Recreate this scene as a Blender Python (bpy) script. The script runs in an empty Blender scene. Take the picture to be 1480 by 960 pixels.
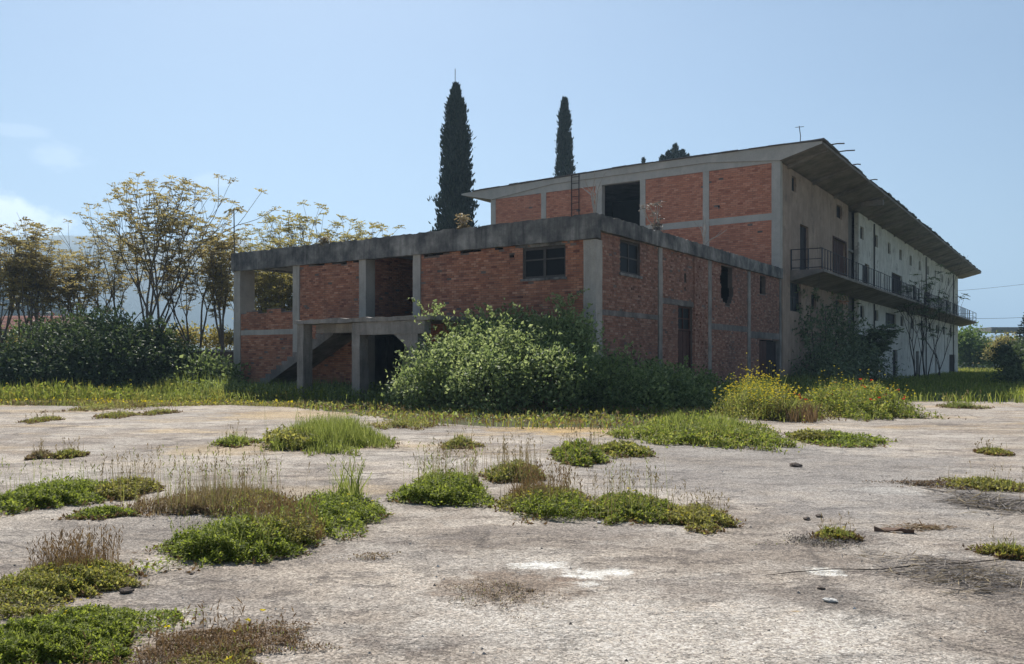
import bpy, math, random
import numpy as np
from math import radians, sin, cos, pi

random.seed(7); RNG = np.random.default_rng(7)
scene = bpy.context.scene
COL = scene.collection

# ------------------------------------------------------------------ camera
EYE = 1.6                       # eye height, metres
F = 1223.0                      # focal length in photo pixels (1480 wide)
HZ = 521.0                      # horizon row
cam_d = bpy.data.cameras.new('camera'); cam = bpy.data.objects.new('camera', cam_d); COL.objects.link(cam)
cam.location = (0, 0, EYE); cam.rotation_euler = (radians(90), 0, 0)
cam_d.sensor_width = 36; cam_d.lens = F / 1480 * 36; cam_d.shift_y = (HZ - 480) / 1480
cam_d.clip_start = 0.1; cam_d.clip_end = 30000
scene.camera = cam

# ------------------------------------------------------------------ light
SUN_AZ, SUN_EL = -15.0, 49.0    # degrees from +Y (negative = to the left), elevation
sd = bpy.data.lights.new('sun', 'SUN'); sun = bpy.data.objects.new('sun', sd); COL.objects.link(sun)
sd.energy = 4.7; sd.angle = radians(0.5); sd.color = (1.0, 0.95, 0.87)
sun.rotation_euler = (radians(90 - SUN_EL), 0, radians(180 - SUN_AZ))
sun.location = (0, 0, 60)
scene.view_settings.view_transform = 'Standard'; scene.view_settings.look = 'None'
scene.view_settings.gamma = 1; scene.view_settings.use_curve_mapping = False
scene.view_settings.exposure = 0.8

world = bpy.data.worlds.new('World'); scene.world = world; world.use_nodes = True
wn = world.node_tree.nodes; wl = world.node_tree.links; wn.clear()
out = wn.new('ShaderNodeOutputWorld'); bg = wn.new('ShaderNodeBackground'); bg.inputs[1].default_value = 0.052
sky = wn.new('ShaderNodeTexSky'); sky.sky_type = 'NISHITA'; sky.sun_disc = False
sky.sun_elevation = radians(SUN_EL); sky.sun_rotation = radians(SUN_AZ)
sky.air_density = 1.0; sky.dust_density = 0.9; sky.ozone_density = 2.6; sky.altitude = 50
tc = wn.new('ShaderNodeTexCoord')
def wnode(t, **k):
    n = wn.new(t)
    for a, b in k.items(): setattr(n, a, b)
    return n
def cloud_mask(az, el, rx, rz, scale, lo, hi, stretch):
    """soft noise cloud round a direction (degrees)"""
    d = (sin(radians(az)) * cos(radians(el)), cos(radians(az)) * cos(radians(el)), sin(radians(el)))
    s = wnode('ShaderNodeVectorMath', operation='SUBTRACT'); wl.new(tc.outputs['Generated'], s.inputs[0]); s.inputs[1].default_value = d
    m = wnode('ShaderNodeVectorMath', operation='MULTIPLY'); wl.new(s.outputs[0], m.inputs[0]); m.inputs[1].default_value = (1 / rx, 1 / rx, 1 / rz)
    ln = wnode('ShaderNodeVectorMath', operation='LENGTH'); wl.new(m.outputs[0], ln.inputs[0])
    mm = wnode('ShaderNodeVectorMath', operation='MULTIPLY'); wl.new(tc.outputs['Generated'], mm.inputs[0]); mm.inputs[1].default_value = (1, 1, stretch)
    nz = wnode('ShaderNodeTexNoise'); nz.inputs['Scale'].default_value = scale; nz.inputs['Detail'].default_value = 7; nz.inputs['Roughness'].default_value = .6
    wl.new(mm.outputs[0], nz.inputs['Vector'])
    f = wnode('ShaderNodeMath', operation='SUBTRACT'); wl.new(nz.outputs['Fac'], f.inputs[0])
    q = wnode('ShaderNodeMath', operation='MULTIPLY'); wl.new(ln.outputs['Value'], q.inputs[0]); q.inputs[1].default_value = .45
    wl.new(q.outputs[0], f.inputs[1])
    r = wnode('ShaderNodeMapRange'); r.inputs['From Min'].default_value = lo; r.inputs['From Max'].default_value = hi
    r.interpolation_type = 'SMOOTHSTEP'
    wl.new(f.outputs[0], r.inputs['Value']); return r.outputs[0]
last = sky.outputs[0]
def add_cloud(mask, col, amt):
    global last
    k = wnode('ShaderNodeMath', operation='MULTIPLY'); wl.new(mask, k.inputs[0]); k.inputs[1].default_value = amt
    mx = wnode('ShaderNodeMix', data_type='RGBA'); wl.new(k.outputs[0], mx.inputs[0]); wl.new(last, mx.inputs[6]); mx.inputs[7].default_value = (*col, 1)
    last = mx.outputs[2]
CW = (15.0, 15.4, 16.0)
add_cloud(cloud_mask(-30.6, 8.2, .052, .026, 16, -.02, .20, 1.3), CW, .95)
add_cloud(cloud_mask(-27.8, 12, .035, .014, 22, .02, .35, 2.5), CW, .22)
add_cloud(cloud_mask(-19.5, 11.3, .022, .010, 30, .02, .35, 2.5), CW, .18)
add_cloud(cloud_mask(-30, 13.2, .035, .008, 22, .02, .35, 3), CW, .15)
# thin milky veil over the whole sky
vm = wnode('ShaderNodeVectorMath', operation='MULTIPLY'); wl.new(tc.outputs['Generated'], vm.inputs[0]); vm.inputs[1].default_value = (1, 1, 5)
vn = wnode('ShaderNodeTexNoise'); vn.inputs['Scale'].default_value = 2.2; vn.inputs['Detail'].default_value = 6; wl.new(vm.outputs[0], vn.inputs['Vector'])
vr = wnode('ShaderNodeMapRange'); vr.inputs['From Min'].default_value = .3; vr.inputs['From Max'].default_value = .8; vr.inputs['To Max'].default_value = .12; wl.new(vn.outputs['Fac'], vr.inputs['Value'])
add_cloud(vr.outputs[0], (5.0, 6.4, 8.2), 1.0)
wl.new(last, bg.inputs[0]); wl.new(bg.outputs[0], out.inputs[0])

# ------------------------------------------------------------------ helpers
def tag(o, label=None, cat=None, group=None, kind=None):
    if label: o['label'] = label
    if cat: o['category'] = cat
    if group: o['group'] = group
    if kind: o['kind'] = kind
    return o
def empty(name, loc, rz=0, label=None, cat=None, group=None):
    o = bpy.data.objects.new(name, None); COL.objects.link(o)
    o.location = loc; o.rotation_euler = (0, 0, rz); o.empty_display_size = .3
    return tag(o, label, cat, group)
def grd(px, py, z=0):
    k = (EYE - z) * F / (py - HZ); return (px - 740) / F * k, k
def at(px, py, Y): return (px - 740) / F * Y, EYE - (py - HZ) / F * Y

class MB:
    """collects quads / tris with a per-vertex tint, builds ONE mesh object"""
    def __init__(s): s.v = []; s.f = []; s.t = []; s.m = []; s.n = 0
    def arr(s, v, f, tint=None, mi=0):
        v = np.asarray(v, float).reshape(-1, 3); f = np.asarray(f, int)
        s.v.append(v); s.f.append(f + s.n); s.n += len(v)
        s.t.append(np.full(len(v), .5) if tint is None else np.broadcast_to(np.asarray(tint, float), (len(v),)))
        s.m.append(np.full(len(f), mi))
        return s
    def box(s, x0, x1, y0, y1, z0, z1, tint=.5, mi=0, jit=0):
        v = np.array([(x0,y0,z0),(x1,y0,z0),(x1,y1,z0),(x0,y1,z0),(x0,y0,z1),(x1,y0,z1),(x1,y1,z1),(x0,y1,z1)], float)
        if jit: v += RNG.uniform(-jit, jit, v.shape)
        return s.arr(v, [(0,3,2,1),(4,5,6,7),(0,1,5,4),(1,2,6,5),(2,3,7,6),(3,0,4,7)], tint, mi)
    def beam(s, x0, x1, y0, y1, z0, z1, jit=.012, step=.35, chip=0.0, mi=0):
        """box cut along its longest side, edges slightly uneven, top edge chipped"""
        L = (x1-x0, y1-y0, z1-z0); ax = int(np.argmax(L)); n = max(2, int(L[ax]/step))
        o = [a for a in (0,1,2) if a != ax]; lo = (x0,y0,z0); hi = (x1,y1,z1); rings = []
        for i in range(n+1):
            t = lo[ax] + L[ax]*i/n
            for (a, b) in ((0,0),(1,0),(1,1),(0,1)):
                p = [0,0,0]; p[ax] = t; p[o[0]] = (lo,hi)[a][o[0]]; p[o[1]] = (lo,hi)[b][o[1]]
                j = RNG.uniform(-jit, jit, 3)
                if i in (0, n): j[ax] = 0
                p = np.array(p) + j
                if chip and b == 1 and ax != 2: p[2] -= RNG.random()**3*chip
                rings.append(p)
        f = []
        for i in range(n):
            q = 4*i
            for k in range(4):
                a, b = q+k, q+(k+1) % 4; f.append((a, b, b+4, a+4))
        f.append((0,1,2,3)); f.append((4*n+3,4*n+2,4*n+1,4*n))
        return s.arr(rings, f, .5, mi)
    def tube(s, pts, rad, sides=5, tint=.5, mi=0):
        pts = np.asarray(pts, float); n = len(pts); rad = np.broadcast_to(np.asarray(rad, float), (n,))
        d = np.gradient(pts, axis=0); d /= np.linalg.norm(d, axis=1)[:, None] + 1e-9
        ref = np.where(np.abs(d[:, 2:3]) > .9, np.array([[1., 0, 0]]), np.array([[0, 0, 1.]]))
        u = np.cross(d, ref); u /= np.linalg.norm(u, axis=1)[:, None] + 1e-9; w = np.cross(d, u)
        a = np.arange(sides)*2*pi/sides
        v = pts[:, None, :] + rad[:, None, None]*(np.cos(a)[None, :, None]*u[:, None, :] + np.sin(a)[None, :, None]*w[:, None, :])
        f = []
        for i in range(n-1):
            for k in range(sides):
                k2 = (k+1) % sides; f.append((i*sides+k, i*sides+k2, (i+1)*sides+k2, (i+1)*sides+k))
        return s.arr(v.reshape(-1, 3), f, tint, mi)
    def leaves(s, P, D, L, W, tint, mi=0, fold=.25, flat=0.0):
        """diamond leaves from base P along D, length L, width W"""
        n = len(P); D = D/(np.linalg.norm(D, axis=1)[:, None]+1e-9)
        r = RNG.normal(size=(n, 3)); r[:, 2] += flat*3; u = np.cross(D, r); u /= np.linalg.norm(u, axis=1)[:, None]+1e-9
        nn = np.cross(D, u)
        L = np.broadcast_to(L, (n,))[:, None]; W = np.broadcast_to(W, (n,))[:, None]
        m = P + D*L*.45 + nn*W*fold
        v = np.stack([P, m-u*W*.5, P+D*L, m+u*W*.5], 1).reshape(-1, 3)
        f = (np.arange(n)*4)[:, None] + np.arange(4)[None, :]
        return s.arr(v, f, np.repeat(np.broadcast_to(tint, (n,)), 4), mi)
    def blades(s, P, H, W, lean, tint, mi=0):
        """grass blades: two bent triangles' worth, base P, height H, lean = horizontal tip offset"""
        n = len(P); H = np.broadcast_to(H, (n,)); W = np.broadcast_to(W, (n,))
        a = RNG.uniform(0, 2*pi, n); u = np.stack([np.cos(a), np.sin(a), np.zeros(n)], 1)*W[:, None]*.5
        b = RNG.uniform(0, 2*pi, n); l = np.stack([np.cos(b), np.sin(b), np.zeros(n)], 1)*(np.broadcast_to(lean, (n,))*RNG.uniform(.2, 1, n))[:, None]
        z = np.zeros((n, 3)); z[:, 2] = H
        mid = P + z*.55 + l*.3; tip = P + z + l
        v = np.stack([P-u, P+u, mid+u*.7, mid-u*.7, tip+u*.12, tip-u*.12], 1).reshape(-1, 3)
        k = (np.arange(n)*6)[:, None]
        f = np.concatenate([k+np.array([[0,1,2,3]]), k+np.array([[3,2,4,5]])])
        return s.arr(v, f, np.repeat(np.broadcast_to(tint, (n,)), 6), mi)
    def build(s, name, mats, parent=None, smooth=False, origin=None):
        v = np.concatenate(s.v); t = np.concatenate(s.t); m = np.concatenate(s.m)
        if origin is not None: v = v - np.asarray(origin)
        sizes = np.concatenate([np.full(len(f), f.shape[1]) for f in s.f]); loops = np.concatenate([f.ravel() for f in s.f])
        me = bpy.data.meshes.new(name)
        me.vertices.add(len(v)); me.vertices.foreach_set('co', v.ravel().astype(np.float32))
        me.loops.add(len(loops)); me.loops.foreach_set('vertex_index', loops.astype(np.int32))
        me.polygons.add(len(sizes)); me.polygons.foreach_set('loop_start', np.concatenate([[0], np.cumsum(sizes)[:-1]]).astype(np.int32))
        me.polygons.foreach_set('material_index', m.astype(np.int32))
        me.polygons.foreach_set('use_smooth', np.full(len(sizes), bool(smooth)))
        at_ = me.attributes.new('tint', 'FLOAT', 'POINT'); at_.data.foreach_set('value', t.astype(np.float32))
        me.update(calc_edges=True)
        for mm in (mats if isinstance(mats, (list, tuple)) else [mats]): me.materials.append(mm)
        o = bpy.data.objects.new(name, me); COL.objects.link(o)
        if origin is not None and parent is None: o.location = origin
        if parent: o.parent = parent
        return o
def dup(o, parent, loc):
    c = o.copy(); COL.objects.link(c); c.parent = parent; c.location = loc
    for ch in [x for x in bpy.data.objects if x.parent == o]:
        d = ch.copy(); COL.objects.link(d); d.parent = c
    return c
def rects_minus(rect, holes):
    """rect (a0,a1,z0,z1) minus rectangular holes -> list of rects"""
    a0, a1, z0, z1 = rect; xs = sorted({a0, a1, *[min(max(h[i], a0), a1) for h in holes for i in (0, 1)]}); res = []
    for x0, x1 in zip(xs, xs[1:]):
        if x1 - x0 < 1e-4: continue
        xm = (x0+x1)/2; z = z0
        for h in sorted((h for h in holes if h[0] < xm < h[1]), key=lambda h: h[2]):
            if h[2] > z + 1e-4: res.append((x0, x1, z, min(h[2], z1)))
            z = max(z, h[3])
        if z1 > z + 1e-4: res.append((x0, x1, z, z1))
    return res

# ------------------------------------------------------------------ materials
def nodes(name):
    m = bpy.data.materials.new(name); m.use_nodes = True; nt = m.node_tree; nt.nodes.clear()
    o = nt.nodes.new('ShaderNodeOutputMaterial'); return m, nt, o
class NT:
    def __init__(s, nt): s.nt = nt
    def n(s, t, ins=None, **k):
        x = s.nt.nodes.new(t)
        for a, b in k.items(): setattr(x, a, b)
        for a, b in (ins or {}).items():
            if isinstance(b, bpy.types.NodeSocket): s.nt.links.new(b, x.inputs[a])
            else: x.inputs[a].default_value = b
        return x
    def pos(s, sc=(1,1,1), obj=True):
        c = s.n('ShaderNodeTexCoord').outputs['Object'] if obj else s.n('ShaderNodeNewGeometry').outputs['Position']
        return s.n('ShaderNodeVectorMath', {0: c, 1: sc}, operation='MULTIPLY').outputs[0]
    def noise(s, scale, detail=5, rough=.6, vec=None, lo=.35, hi=.65, dist=0):
        x = s.n('ShaderNodeTexNoise', {'Scale': scale, 'Detail': detail, 'Roughness': rough, 'Distortion': dist})
        if vec is not None: s.nt.links.new(vec, x.inputs['Vector'])
        return s.n('ShaderNodeMapRange', {'Value': x.outputs['Fac'], 'From Min': lo, 'From Max': hi}).outputs[0]
    def mix(s, f, a, b, mode='MIX'):
        x = s.n('ShaderNodeMix', data_type='RGBA', blend_type=mode)
        for i, q in ((0, f), (6, a), (7, b)):
            if isinstance(q, bpy.types.NodeSocket): s.nt.links.new(q, x.inputs[i])
            else: x.inputs[i].default_value = (*q, 1) if isinstance(q, tuple) else q
        return x.outputs[2]
    def mul(s, a, b, op='MULTIPLY'): return s.n('ShaderNodeMath', {0: a, 1: b}, operation=op).outputs[0]
    def ramp(s, f, stops):
        r = s.n('ShaderNodeValToRGB', {0: f}); e = r.color_ramp.elements
        while len(e) < len(stops): e.new(.5)
        for q, (p, c) in zip(e, stops): q.position = p; q.color = (*c, 1)
        return r.outputs[0]
    def bump(s, h, st, d=.02): return s.n('ShaderNodeBump', {'Height': h, 'Strength': st, 'Distance': d}).outputs[0]
    def tint(s): return s.n('ShaderNodeAttribute', attribute_name='tint').outputs['Fac']
    def pbr(s, o, col, rough=.9, nrm=None, metal=0, spec=.3):
        ins = {'Base Color': col if isinstance(col, bpy.types.NodeSocket) else (*col, 1), 'Roughness': rough, 'Metallic': metal, 'Specular IOR Level': spec}
        if nrm is not None: ins['Normal'] = nrm
        b = s.n('ShaderNodeBsdfPrincipled', ins); s.nt.links.new(b.outputs[0], o.inputs[0]); return b

def concrete(name, light, mid, dark, amt=.5, streak=.5, bump=.5, peel=None):
    m, nt, o = nodes(name); t = NT(nt); p = t.pos()
    c = t.mix(t.noise(1.3, 6, .65, p), mid, light)
    st = t.noise(1.0, 5, .7, t.pos((3.2, 3.2, .35)), .45, .72)
    c = t.mix(t.mul(st, streak), c, dark)
    c = t.mix(t.mul(t.noise(.55, 6, .7, p, .42, .68), amt), c, dark)
    if peel: c = t.mix(t.mul(t.noise(.9, 9, .68, p, .585, .60), .6), c, peel); c = t.mix(t.mul(t.noise(1.0, 5, .7, t.pos((5, 5, .22)), .6, .75), .45), c, (.20,.12,.075))
    fine = t.noise(38, 4, .7, p, .3, .7)
    c = t.mix(.22, c, t.ramp(fine, [(0, (.03,.03,.03)), (1, (.6,.6,.6))]), 'OVERLAY')
    t.pbr(o, c, .92, t.bump(t.noise(14, 6, .7, p, .2, .8), bump, .03)); return m
def brickmat(name, c0, c1, c2, grime, gamt, chalk=(.55,.5,.46), camt=.2):
    m, nt, o = nodes(name); t = NT(nt); p = t.pos()
    c = t.ramp(t.tint(), [(0, c0), (.5, c1), (1, c2)])
    c = t.mix(t.mul(t.noise(.5, 6, .7, p, .42, .7), gamt), c, grime)
    c = t.mix(t.mul(t.noise(5.5, 5, .7, p, .58, .75), camt), c, chalk)
    c = t.mix(t.mul(t.noise(1.0, 5, .7, t.pos((2.5, 2.5, .3)), .52, .74), gamt), c, grime)
    t.pbr(o, c, .93, t.bump(t.noise(45, 4, .7, p, .2, .8), .5, .015)); return m
def leafmat(name, stops, trans=.45, gloss=.25):
    m, nt, o = nodes(name); t = NT(nt)
    c = t.ramp(t.tint(), stops)
    b = t.n('ShaderNodeBsdfPrincipled', {'Base Color': c, 'Roughness': .55, 'Specular IOR Level': gloss})
    tr = t.n('ShaderNodeBsdfTranslucent', {'Color': t.mix(.5, c, (1.0, 1.0, .55), 'MULTIPLY')})
    mx = t.n('ShaderNodeMixShader', {0: trans, 1: b.outputs[0], 2: tr.outputs[0]}); nt.links.new(mx.outputs[0], o.inputs[0]); return m
def plain(name, col, rough=.8, var=.25, scale=6, metal=0, bump=.2, spec=.3):
    m, nt, o = nodes(name); t = NT(nt); p = t.pos()
    c = t.mix(t.mul(t.noise(scale, 5, .65, p), var), col, tuple(x*.35 for x in col))
    t.pbr(o, c, rough, t.bump(t.noise(scale*4, 4, .6, p, .2, .8), bump, .02), metal, spec); return m

M = {}
M['band'] = concrete('parapet_concrete', (.40,.375,.34), (.12,.118,.118), (.04,.04,.042), .80, .75, .8)
M['col'] = concrete('column_concrete', (.54,.49,.43), (.42,.385,.34), (.16,.145,.13), .30, .35, .5)
M['porch'] = concrete('porch_concrete', (.42,.385,.345), (.26,.24,.22), (.085,.08,.075), .5, .6, .8)
M['sbeam'] = concrete('side_beam_concrete', (.34,.30,.27), (.17,.15,.14), (.075,.07,.065), .6, .5, .9)
M['slab'] = concrete('slab_concrete', (.33,.32,.30), (.22,.215,.21), (.08,.08,.08), .4, .2, .6)
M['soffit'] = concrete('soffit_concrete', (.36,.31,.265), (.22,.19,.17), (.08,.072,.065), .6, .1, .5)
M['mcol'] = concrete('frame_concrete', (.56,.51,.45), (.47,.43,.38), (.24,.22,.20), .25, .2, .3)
M['ochre'] = concrete('ochre_plaster', (.52,.38,.29), (.42,.30,.23), (.19,.145,.12), .45, .4, .7, (.24,.19,.16))
M['white'] = concrete('white_plaster', (.80,.765,.70), (.68,.65,.585), (.30,.275,.24), .35, .42, .3, (.36,.31,.27))
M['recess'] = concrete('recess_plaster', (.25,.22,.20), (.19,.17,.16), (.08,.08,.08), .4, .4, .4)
M['mortar'] = concrete('mortar', (.26,.21,.185), (.16,.125,.11), (.07,.06,.055), .5, .4, .5)
M['brick_front'] = brickmat('front_brick', (.19,.07,.05), (.44,.185,.108), (.60,.32,.21), (.085,.06,.055), .42, camt=.18)
M['brick_side'] = brickmat('side_brick', (.15,.075,.055), (.31,.15,.105), (.46,.29,.22), (.09,.07,.065), .4, camt=.5)
M['brick_upper'] = brickmat('upper_brick', (.36,.125,.08), (.56,.225,.135), (.66,.31,.20), (.16,.09,.075), .22, camt=.1)
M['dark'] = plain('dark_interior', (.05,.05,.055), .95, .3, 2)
M['floor_in'] = plain('interior_floor', (.12,.11,.10), .95, .3, 2)
M['steel'] = plain('rusted_steel', (.055,.04,.038), .7, .5, 12, .4)
M['rail'] = plain('railing_steel', (.07,.065,.07), .6, .4, 12, .4)
M['door'] = plain('brown_wood', (.095,.045,.036), .8, .5, 5)
M['door2'] = plain('dark_door', (.035,.025,.026), .8, .4, 5)
M['wood'] = plain('weathered_wood', (.16,.10,.07), .85, .5, 8)
M['rooftile'] = plain('roof_sheet', (.17,.15,.14), .9, .6, 5)
M['glass'] = plain('dirty_glass', (.012,.013,.015), .5, .4, 9, 0, .05, .12)
M['frame'] = plain('window_frame', (.09,.08,.075), .8, .4, 9)
M['bark'] = plain('grey_bark', (.17,.145,.12), .95, .5, 7, 0, .6)
M['bark_d'] = plain('dark_bark', (.07,.055,.045), .95, .4, 7, 0, .6)
M['twig'] = plain('bleached_twig', (.42,.37,.32), .9, .4, 10)
M['stone'] = plain('pale_stone', (.62,.60,.56), .9, .35, 14, 0, .6)
M['stone_d'] = plain('brown_stone', (.15,.12,.10), .95, .4, 14, 0, .6)
M['clover'] = leafmat('clover_leaf', [(0,(.11,.145,.024)), (.5,(.225,.275,.042)), (1,(.38,.42,.10))], .62)
M['olive'] = leafmat('olive_weed', [(0,(.13,.125,.03)), (.5,(.28,.265,.065)), (1,(.46,.43,.15))], .6)
M['grass'] = leafmat('grass_blade', [(0,(.10,.125,.03)), (.5,(.22,.26,.065)), (1,(.40,.42,.16))], .6)
M['dry'] = leafmat('dry_stalk', [(0,(.15,.11,.06)), (.5,(.31,.235,.13)), (1,(.50,.41,.25))], .3)
M['rust'] = leafmat('russet_weed', [(0,(.11,.065,.035)), (.5,(.24,.15,.08)), (1,(.38,.27,.15))], .3)
M['grey_dry'] = leafmat('grey_dead_stem', [(0,(.10,.085,.075)), (.5,(.20,.17,.15)), (1,(.34,.30,.26))], .15)
M['yellow'] = leafmat('yellow_petal', [(0,(.65,.50,.02)), (1,(.85,.72,.06))], .4)
M['red'] = leafmat('poppy_petal', [(0,(.50,.02,.012)), (1,(.70,.06,.03))], .4)
M['bush'] = leafmat('bramble_leaf', [(0,(.06,.09,.032)), (.5,(.20,.26,.10)), (1,(.44,.50,.26))], .55, .35)
M['hedge'] = leafmat('hedge_leaf', [(0,(.03,.048,.02)), (.5,(.07,.105,.04)), (1,(.15,.195,.085))], .35, .3)
M['cypress'] = leafmat('cypress_scale', [(0,(.012,.022,.014)), (.5,(.025,.042,.026)), (1,(.05,.07,.045))], .1, .2)
M['bronze'] = leafmat('bronze_young_leaf', [(0,(.16,.13,.055)), (.5,(.33,.27,.12)), (1,(.52,.43,.20))], .62, .15)
M['gold'] = leafmat('golden_leaf', [(0,(.17,.15,.05)), (.5,(.32,.28,.10)), (1,(.52,.43,.16))], .6)
M['pink'] = leafmat('pink_young_leaf', [(0,(.35,.16,.09)), (1,(.55,.30,.18))], .4)
M['ivy'] = leafmat('shade_leaf', [(0,(.06,.08,.042)), (.5,(.15,.19,.10)), (1,(.28,.33,.19))], .35, .3)
M['pale_tree'] = leafmat('spring_leaf', [(0,(.08,.13,.03)), (.5,(.16,.24,.055)), (1,(.28,.36,.10))], .4)
M['redshrub'] = leafmat('red_leaf', [(0,(.11,.035,.03)), (1,(.28,.11,.08))], .35)
M['bluegreen'] = leafmat('far_wood_leaf', [(0,(.018,.03,.02)), (1,(.05,.07,.045))], .15)

def pj(t, p):
    w = t.n('ShaderNodeTexNoise', {'Scale': 1.2, 'Detail': 5, 'Vector': p})
    return t.n('ShaderNodeMix', {0: .035, 4: p, 5: w.outputs['Color']}, data_type='VECTOR').outputs[1]
def yardmat():
    m, nt, o = nodes('weathered_yard_concrete'); t = NT(nt); p = t.pos(obj=False)
    c = t.mix(t.noise(.19, 7, .68, t.pos((.8,1.5,1), False), .40, .60), (.24,.198,.162), (.465,.396,.325))
    c = t.mix(t.mul(t.noise(1.6, 7, .72, t.pos((.45,1.7,1), False), .50, .66), .55), c, (.20,.17,.148))
    c = t.mix(t.mul(t.noise(.7, 7, .7, p, .47, .70), .6), c, (.58,.535,.48))
    c = t.mix(t.mul(t.noise(.42, 7, .72, t.pos((1,1.6,1), False), .53, .70), .75), c, (.17,.145,.125))
    c = t.mix(t.mul(t.noise(2.6, 6, .75, p, .55, .70), .4), c, (.26,.215,.18))
    c = t.mix(t.mul(t.noise(3.3, 6, .75, t.pos((1.1,.9,1), False), .60, .72), .45), c, (.66,.62,.56))
    # ochre lichen and dry moss
    sep = t.n('ShaderNodeSeparateXYZ', {0: p})
    far = t.n('ShaderNodeMapRange', {'Value': sep.outputs[1], 'From Min': 9., 'From Max': 19.}).outputs[0]
    och = t.mul(t.noise(.33, 7, .7, t.pos((.6,1.3,1), False), .50, .66), far)
    c = t.mix(t.mul(och, .62), c, (.50,.35,.17))
    # grey worn asphalt skin on the right
    # cracks
    w = t.n('ShaderNodeTexNoise', {'Scale': .9, 'Detail': 6, 'Vector': p})
    pw = t.n('ShaderNodeMix', {0: .22, 4: p, 5: w.outputs['Color']}, data_type='VECTOR').outputs[1]
    vo = t.n('ShaderNodeTexVoronoi', {'Scale': .42, 'Vector': pw}, feature='DISTANCE_TO_EDGE').outputs['Distance']
    cr = t.n('ShaderNodeMapRange', {'Value': vo, 'From Min': .0, 'From Max': .016, 'To Min': 1., 'To Max': 0.}).outputs[0]
    cr = t.mul(cr, t.noise(.5, 3, .5, p, .48, .6))
    c = t.mix(t.mul(cr, .7), c, (.09,.075,.065))
    # skin broken off in flakes: a lower, darker or paler layer with a real step at its edge
    fa = t.noise(.75, 9, .66, t.pos((.7,1.3,1), False), .525, .545)
    fb = t.noise(2.4, 9, .70, t.pos((.8,1.2,1), False), .575, .595)
    fc = t.noise(.28, 8, .62, p, .50, .505)
    c = t.mix(t.mul(fa, .5), c, (.20,.17,.15)); c = t.mix(t.mul(fb, .65), c, (.17,.14,.12)); c = t.mix(t.mul(fc, .25), c, (.52,.47,.41))
    # slab joints every six metres, wandering a little, and a few tyre-worn streaks
    ro = t.n('ShaderNodeVectorRotate', {'Vector': pj(t, p), 'Center': (5.2, -3.4, 0), 'Angle': .597}, rotation_type='Z_AXIS').outputs[0]
    sj = t.n('ShaderNodeSeparateXYZ', {0: ro}); jl = None
    for ax, ph in ((0, 1.3), (1, 3.1)):
        m1 = t.n('ShaderNodeMath', {0: sj.outputs[ax], 1: 6.0}, operation='PINGPONG').outputs[0]
        l1 = t.n('ShaderNodeMapRange', {'Value': m1, 'From Min': 0., 'From Max': .028, 'To Min': 1., 'To Max': 0.}).outputs[0]
        jl = l1 if jl is None else t.n('ShaderNodeMath', {0: jl, 1: l1}, operation='MAXIMUM').outputs[0]
    jl = t.mul(jl, t.noise(.9, 4, .6, p, .42, .58)); c = t.mix(t.mul(jl, .6), c, (.10,.08,.07))
    # bare, stained and worn places
    def place(px, py, rx, ry, col, amt, nz=1.0, ns=2.5):
        x, y = grd(px, py); ya, yb = grd(px, py+ry)[1], grd(px, py-ry)[1]
        d = t.n('ShaderNodeVectorMath', {0: p, 1: (x, (ya+yb)/2, 0)}, operation='SUBTRACT').outputs[0]
        d = t.n('ShaderNodeVectorMath', {0: d, 1: (1/(rx/F*y), 2/(yb-ya), 0)}, operation='MULTIPLY').outputs[0]
        d = t.n('ShaderNodeVectorMath', {0: d}, operation='LENGTH').outputs['Value']
        q = t.noise(ns, 7, .72, p, .3, .7)
        f = t.mul(t.mul(q, nz, 'MULTIPLY'), d, 'SUBTRACT')
        return t.mul(t.n('ShaderNodeMapRange', {'Value': f, 'From Min': -.55*nz+.05, 'From Max': -.55*nz+.55}).outputs[0], amt), col
    for a in ((780,818,62,7,(.80,.77,.71),.95,.9,9.),(842,832,45,10,(.80,.77,.71),.95,.9,9.),(890,828,34,7,(.78,.75,.69),.9,.9,9.),(850,845,30,6,(.78,.75,.69),.8,.9,9.),
              (740,855,110,28,(.20,.145,.105),.75,1.2,5.),(815,838,38,6,(.22,.16,.12),.9,.8,7.),(300,930,130,26,(.24,.165,.11),.6,1.,4.),
              (1290,710,60,8,(.62,.58,.52),.8,1.,5.),(1190,827,32,7,(.68,.65,.59),.9,1.,8.),(1150,885,16,3.5,(.55,.34,.08),.9,.6,8.),
              (1430,725,60,16,(.13,.115,.105),.75,1.2,4.),(1440,840,120,30,(.15,.13,.115),.6,1.2,4.),(1230,900,70,14,(.50,.47,.42),.5,1.2,4.),
              (1150,690,330,55,(.24,.225,.215),.55,1.2,.8),(820,620,130,9,(.50,.33,.13),.75,1.,1.5),(420,600,120,8,(.48,.34,.17),.55,1.,1.5),
              (330,650,120,10,(.44,.32,.17),.5,1.,1.2),(480,710,110,12,(.42,.31,.18),.4,1.,1.5),(960,915,330,50,(.56,.51,.45),.6,1.3,1.2),
              (230,770,210,25,(.19,.165,.145),.5,1.2,1.5),(1210,870,50,25,(.17,.145,.125),.6,1.3,5.),(1220,778,70,14,(.17,.14,.12),.7,1.2,5.)):
        f, col = place(*a); c = t.mix(f, c, col)
    # aggregate speckle at several sizes
    v1 = t.n('ShaderNodeTexVoronoi', {'Scale': 85., 'Vector': p}).outputs['Color']
    g1 = t.n('ShaderNodeSeparateColor', {0: v1}).outputs[0]
    v2 = t.n('ShaderNodeTexVoronoi', {'Scale': 34., 'Vector': p}).outputs['Color']
    g2 = t.n('ShaderNodeSeparateColor', {0: v2}).outputs[0]
    v3 = t.n('ShaderNodeTexVoronoi', {'Scale': 7., 'Vector': pw}).outputs['Color']
    g3 = t.n('ShaderNodeSeparateColor', {0: v3}).outputs[0]
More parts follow.
